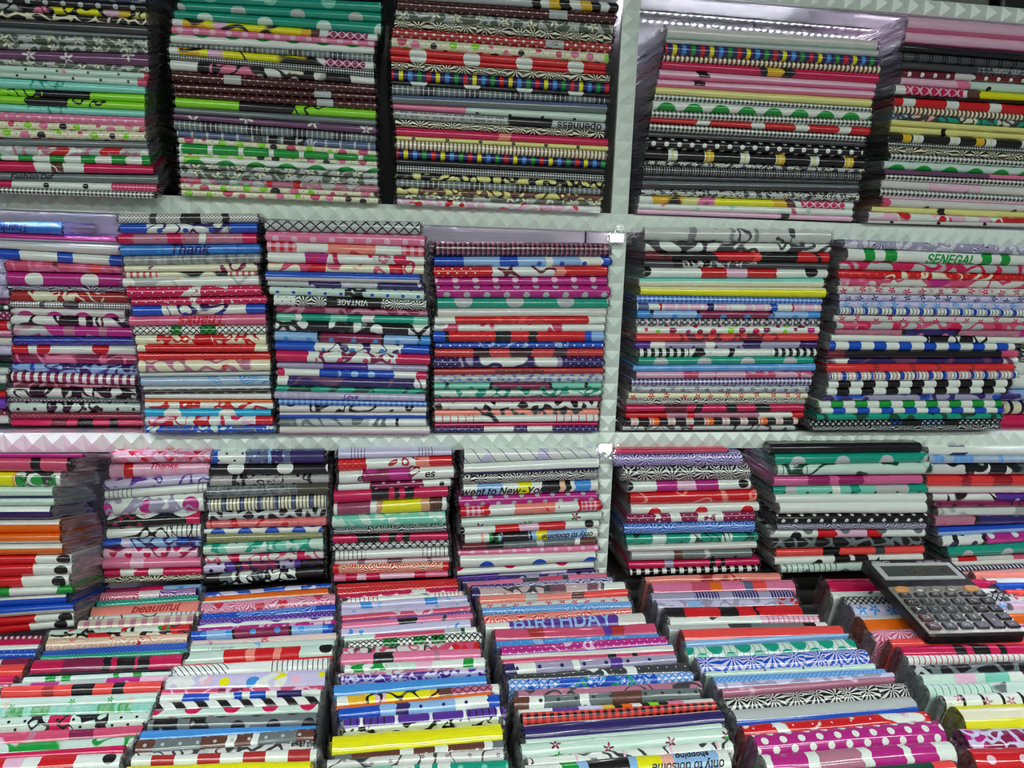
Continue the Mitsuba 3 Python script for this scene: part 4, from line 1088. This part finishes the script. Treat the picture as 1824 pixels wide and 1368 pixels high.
def read():
    cur, rows = None, []
    def flush():
        if cur is None: return
        name, crop, kind, plane, refl, refr, left, right, droop, where = cur
        ox, oy, sc = CROPS[crop]
        to = lambda x, y: (ox + x / sc, oy + y / sc)
        total = len(rows) - 1
        for i in range(total):
            yl, yr, x, spec = rows[i]
            bl, br, bx, _ = rows[i + 1]
            jit = np.random.default_rng(len(ALL) + 91)
            if kind == 'shelf':
                slope = lambda a, b, xx: a + (b - a) * (xx - refl) / (refr - refl)
                ym = (yl + yr + bl + br) / 4
                xl, xr = x if x else (poly(left, (yl + bl) / 2), poly(right, (yr + br) / 2))
                pl = plane + jit.uniform(-.005, .005)
                P = [[unproject(*to(xx, slope(a, b, xx)), 1, pl) for xx in (xl, xr)] for a, b in ((yl, yr), (bl, br))]
                A, B = (P[0][0] + P[1][0]) / 2, (P[0][1] + P[1][1]) / 2
                tA, tB = (max(0.004, P[0][k][2] - P[1][k][2]) * .975 for k in (0, 1))
                ef, et, depth = np.array([0, -1.0, 0]), np.array([0, 0, 1.0]), DEPTH
                px_w, px_t = clip_len(to(xl, 0)[0], to(xr, 0)[0], 0, W), clip_len(to(0, (yl + yr) / 2)[1], to(0, (bl + br) / 2)[1], 0, H)
            else:
                if x is None: xl, xr = refl - 800, poly(right, (yr + br) / 2); ends = (0, 300)
                else: xl, xr = x
                if x is None:
                    slope = lambda a, b, xx: a + (b - a) * xx / 300
                    q = [(slope(yl, yr, xl), slope(yl, yr, xr)), (slope(bl, br, xl), slope(bl, br, xr))]
                else:
                    nxl, nxr = bx if bx else x
                    lo = (bl + (br - bl) * (xl - nxl) / (nxr - nxl), bl + (br - bl) * (xr - nxl) / (nxr - nxl))
                    q = [(yl, yr), lo]
                P = [[unproject(*to(xx, yy), 2, plane) for xx, yy in zip((xl, xr), pair)] for pair in q]
                A, B = (P[0][0] + P[1][0]) / 2, (P[0][1] + P[1][1]) / 2
                A[2] += jit.uniform(-.003, .005); B[2] = A[2]
                tA, tB = (max(0.006, P[0][k][1] - P[1][k][1]) * .90 for k in (0, 1))
                ef, et, depth = np.array([0, -0.32, 1.0]), np.array([0, 1.0, 0]), FILE_DEPTH
                ym = (q[0][0] + q[0][1] + q[1][0] + q[1][1]) / 4
                y0, y1 = to(0, (q[0][0] + q[0][1]) / 2)[1], to(0, (q[1][0] + q[1][1]) / 2)[1]
                px_w, px_t = clip_len(to(xl, 0)[0], to(xr, 0)[0], 0, W), clip_len(y0, y1, 0, H)
            Lm = np.linalg.norm(B - A); unit_ = Lm / (xr - xl)
            row, look, extra = parse(spec, (unit_, unit_ * sc))
            ident = len(ALL)
            b = Bundle(A, B, tA, tB, ef, et, depth, droop, ident, ident * 1.37 + 2)
            row[0], row[1], row[2] = Lm, b.t, ident % 97 + 0.5
            PARAM.append(row)
            ALL.append(dict(b=b, look=look, extra=extra, stack=name, i=i, size=px_w * px_t, where=where, kind=kind, total=total))
    for line in STACKS.strip().splitlines():
        line = line.strip()
        if line.startswith('='):
            flush()
            f = [t.strip() for t in line[1:].split('|')]
            h = f[0].split()
            cur = (h[0], h[1], h[2], float(h[3]), float(h[4]), float(h[5]), f[1], f[2], float(f[3]), f[4]); rows = []
            continue
        head, _, spec = line.partition(';')
        t = head.replace('end', '').split()
        rows.append((float(t[0]), float(t[1]), (float(t[2]), float(t[3])) if len(t) > 3 else None, spec))
    flush()
read()
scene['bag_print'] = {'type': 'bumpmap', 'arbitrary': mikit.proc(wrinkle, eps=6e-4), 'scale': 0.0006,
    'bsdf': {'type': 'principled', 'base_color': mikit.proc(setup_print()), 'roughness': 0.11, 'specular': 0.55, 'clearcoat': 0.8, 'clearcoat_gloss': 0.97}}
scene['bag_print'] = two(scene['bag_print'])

lettered = {(s, r) for s, r, *_ in LETTERS} | {(s, r) for s, r, _ in STICKERS}
order = sorted(range(len(ALL)), key=lambda k: -(ALL[k]['size'] + (1e6 if (ALL[k]['stack'], ALL[k]['i']) in lettered else 0)))
SINGLE = set(order[:300])
inks = {}
def ink(c):
    k = f'ink_{c}'
    if k not in scene: scene[k] = two(plastic(lin(PAL[c]) * .93, 0.25, 0.5))
    return k
def describe(e):
    pos = f"{ORD[e['i'] + 1]} from {'top' if e['kind'] == 'shelf' else 'back'}"
    if e['kind'] == 'shelf' and e['i'] == e['total'] - 1: pos = 'at the bottom'
    tail = f", {pos}, {e['where']}"
    opts = []
    ex = e['extra']
    if len(ex) > 1: opts.append(f"{e['look']} bundle with {ex[0][0]} {ex[0][1]} and {ex[1][0]} {ex[1][1]}")
    if ex: opts += [f"{e['look']} bag bundle with {ex[0][0]} {ex[0][1]}", f"{e['look']} bundle with {ex[0][0]} {ex[0][1]}", f"{e['look']} bundle with {ex[0][1]}"]
    opts += [f"glossy {e['look']} bag bundle", f"{e['look']} bag bundle", f"{e['look']} bundle", f"{e['look'].split(' and ')[0]} bundle"]
    for o in opts:
        if len((o + tail).replace(',', ' ').split()) <= 16: return o + tail
    return opts[-1] + tail
count = 0
rest_v, rest_f, rest_uv, film_v, film_f, ov, of = [], [], [], [], [], 0, 0
for k, e in enumerate(ALL):
    v, f, uv = e['b'].body(); films = e['b'].wrap()
    if k in SINGLE:
        name = 'bag_bundle' if count == 0 else f'bag_bundle_{count:03d}'; count += 1
        e['name'] = name
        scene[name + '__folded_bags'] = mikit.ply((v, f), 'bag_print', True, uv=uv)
        for wv, wf in films: put(name + '__plastic_wrap', (wv, wf), 'film')
        tag(name, describe(e), 'bag bundle', 'bag bundles')
    else:
        rest_v.append(v); rest_f.append(f + ov); rest_uv.append(uv); ov += len(v)
        for wv, wf in films: film_v.append(wv); film_f.append(wf + of); of += len(wv)
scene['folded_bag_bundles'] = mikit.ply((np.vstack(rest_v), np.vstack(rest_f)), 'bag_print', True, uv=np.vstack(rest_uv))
scene['folded_bag_bundles__plastic_wrap'] = mikit.ply((np.vstack(film_v), np.vstack(film_f)), 'film', False)
labels['folded_bag_bundles'] = {'label': 'the smaller and thinner bag bundles squeezed in between the others of every stack', 'category': 'bag bundles', 'kind': 'stuff'}
def find(stack, i): return next(e for e in ALL if e['stack'] == stack and e['i'] == i)
for stack, i, text, c, uc, n, share, flip, slant in LETTERS:
    e = find(stack, i); b = e['b']
    m = meshkit.text_mesh(text, b.t * share * .78, depth=0.0003, bold=True)
    v, f = trimesh.remesh.subdivide_to_size(m.vertices, m.faces, 0.004, max_iter=8)
    v = np.array(v); v[:, 0] += slant * v[:, 1]
    put(e['name'] + '__lettering', b.on_face(trimesh.Trimesh(v, f, process=False), uc, n, flip), ink(c))
for stack, i, uc in STICKERS:
    e = find(stack, i); b = e['b']
    m = slab(rounded(b.L * .085, b.t * .95, .001), 0, .0002)
    v, f = trimesh.remesh.subdivide_to_size(m.vertices, m.faces, 0.004, max_iter=8)
    k = put(e['name'] + '__sticker', b.on_face(trimesh.Trimesh(v, f, process=False), uc, 0, 0), ink('lgrey'))
    labels[k] = {'label': 'pale label strip'}

# ------------------------------------------------------------------ the calculator on the standing bundles
CW, CH = 0.2003, 0.2405
c0, c1, c2 = np.array([0.551, -0.104, -0.251]), np.array([0.751, -0.110, -0.252]), np.array([0.552, -0.339, -0.298])
lift = np.array([-0.011, -0.0155, 0.0072])
ax = (c1 - c0) / np.linalg.norm(c1 - c0); ay = c0 - c2; ay -= ax * (ay @ ax); ay /= np.linalg.norm(ay); az = np.cross(ax, ay)
CM = np.eye(4); CM[:3, 0], CM[:3, 1], CM[:3, 2], CM[:3, 3] = ax, ay, az, (c1 + c2) / 2 + lift
def on_calc(m): m = m.copy(); m.apply_transform(CM); return m
def shifted(p, x, y): return affinity.translate(p, x, y)
scene['calc_silver'] = two({'type': 'principled', 'base_color': {'type': 'rgb', 'value': [0.36, 0.36, 0.31]}, 'roughness': 0.35, 'metallic': 0.7})
scene['calc_bezel'] = two(plastic((0.42, 0.45, 0.44), 0.3))
scene['calc_lcd'] = two(plastic((0.045, 0.055, 0.045), 0.18))
scene['calc_digit'] = two(plastic((0.012, 0.02, 0.018), 0.3))
scene['calc_key'] = two(plastic((0.035, 0.045, 0.045), 0.3)); scene['calc_key_dark'] = two(plastic((0.018, 0.018, 0.02), 0.3)); scene['calc_key_wine'] = two(plastic((0.06, 0.022, 0.026), 0.3))
scene['calc_orange'] = two(plastic((0.62, 0.27, 0.08), 0.3)); scene['calc_legend'] = two(plastic((0.6, 0.62, 0.62), 0.4))
ck = 'calculator'
tag(ck, 'black and silver desktop calculator lying on the standing bundles at the right', 'calculator')
put(ck + '__case', on_calc(slab(rounded(CW, CH, .014), -.020, -.001, .003)), 'black_plastic')
X = lambda a: -CW / 2 + a * CW
Y = lambda a: CH / 2 - a * CH
plate = sbox(X(.015), Y(.985), X(.985), Y(.405)).buffer(-.004).buffer(.004)
put(ck + '__face_plate', on_calc(slab(plate, -.0012, .0008, .0005)), 'calc_silver')
fr_o, fr_i = sbox(X(.075), Y(.30), X(.93), Y(.085)), sbox(X(.125), Y(.27), X(.885), Y(.115))
put(ck + '__display_frame', on_calc(slab(fr_o.buffer(.002).difference(fr_i), -.0012, .0016)), 'calc_bezel')
put(ck + '__display', on_calc(slab(fr_i, -.0012, .0003)), 'calc_lcd')
def write(key, text, x, y, hgt, z, bsdf, centre=True, bold=False):
    m = meshkit.text_mesh(text, hgt, 0.0003, bold)
    b = m.bounds
    m.apply_translation([x - ((b[0, 0] + b[1, 0]) / 2 if centre else b[0, 0]), y - (b[0, 1] + b[1, 1]) / 2, z])
    return put(key, on_calc(m), bsdf)
write(ck + '__display__digits', '12-20-51', X(.62), Y(.195), .015, .0004, 'calc_digit')
write(ck + '__lettering', 'OSALATI', X(.095), Y(.046), .0066, -.0009, 'calc_legend', False, True)
write(ck + '__lettering', 'DS-200M  12', X(.60), Y(.048), .006, -.0009, 'calc_legend', False)
def key(shape, x, y, hgt, bsdf, legend=None, lh=.008, nm='key'):
    k = put(f'{ck}__{nm}', on_calc(slab(shifted(shape, x, y), .0006, hgt, .0014)), bsdf)
    if legend: write(k + '__legend', legend, x, y, lh, hgt + .0001, 'calc_legend')
    return k
oval, rnd = affinity.scale(Point(0, 0).buffer(1, quad_segs=8), .0155, .0088), affinity.scale(Point(0, 0).buffer(1, quad_segs=8), .0125, .0078)
yy = Y(.447)
for i, (xx, b) in enumerate(((.135, 'calc_orange'), (.335, 'calc_silver'), (.505, 'calc_silver'), (.67, 'calc_silver'), (.875, 'calc_orange'))):
    k = key(oval if b == 'calc_orange' else rnd, X(xx), yy, .0042, b)
    labels[k] = {'label': 'orange oval key' if b == 'calc_orange' else 'silver oval key'}
colx = [.115, .275, .435, .595, .755, .905]
small = rounded(.0235, .0125, .003); big = rounded(.0245, .0175, .003)
for xx, s in zip(colx, ('GT', 'MU', 'MC', 'MR', 'M-', 'M+')): key(small, X(xx), Y(.525), .0042, 'calc_key_dark', s, .005)
GR = [('+/-', '7', '8', '9', '%', '√'), ('▶', '4', '5', '6', '×', '÷'), ('CE', '1', '2', '3', None, '-'), ('AC', '0', '00', '.', None, '=')]
for r, line in enumerate(GR):
    for c, s in enumerate(line):
        if s is None: continue
        dark = 'calc_key_wine' if s in ('CE', 'AC') else 'calc_key_dark' if c in (0, 4, 5) else 'calc_key'
        key(big, X(colx[c]), Y(.618 + .097 * r), .0048, dark, s, .008)
key(rounded(.0245, .0175 + .097 * CH, .003), X(colx[4]), Y(.618 + .097 * 2.5), .0048, 'calc_key_dark', '+', .009)
# ------------------------------------------------------------------ two dark packs on top of the unit
def top_pack(name, l, r, yb, nm, bsdf, text):
    A, B = unproject(1080 + l / 2.4516, 0, 1, -0.004), unproject(1080 + r / 2.4516, 0, 1, -0.004)
    m = slab(rounded(B[0] - A[0], 0.2, .01), 0, 0.06, .006); m.apply_translation([(A[0] + B[0]) / 2, 0.10, S0 + .001])
    put(name + '__' + nm, m, bsdf); tag(name, text, 'box')
def mesh_weave(p, n, uv):
    a, b = p.x / 0.006, (p.z + p.y) / 0.006
    m = dr.sin(6.2832 * (a + b)) * dr.sin(6.2832 * (a - b))
    return mikit.mix((0.012, 0.012, 0.013), (0.22, 0.24, 0.22), mikit.smoothstep(-0.1, 0.3, m))
scene['basket_weave'] = two(plastic(mikit.proc(mesh_weave), 0.4))
top_pack('woven_box', 1180, 1690, 20, 'body', 'basket_weave', 'dark woven box on top of the shelving unit at upper right')
top_pack('black_box', 1730, 1990, 20, 'body', 'black_plastic', 'plain black box on top of the shelving unit in the right corner')
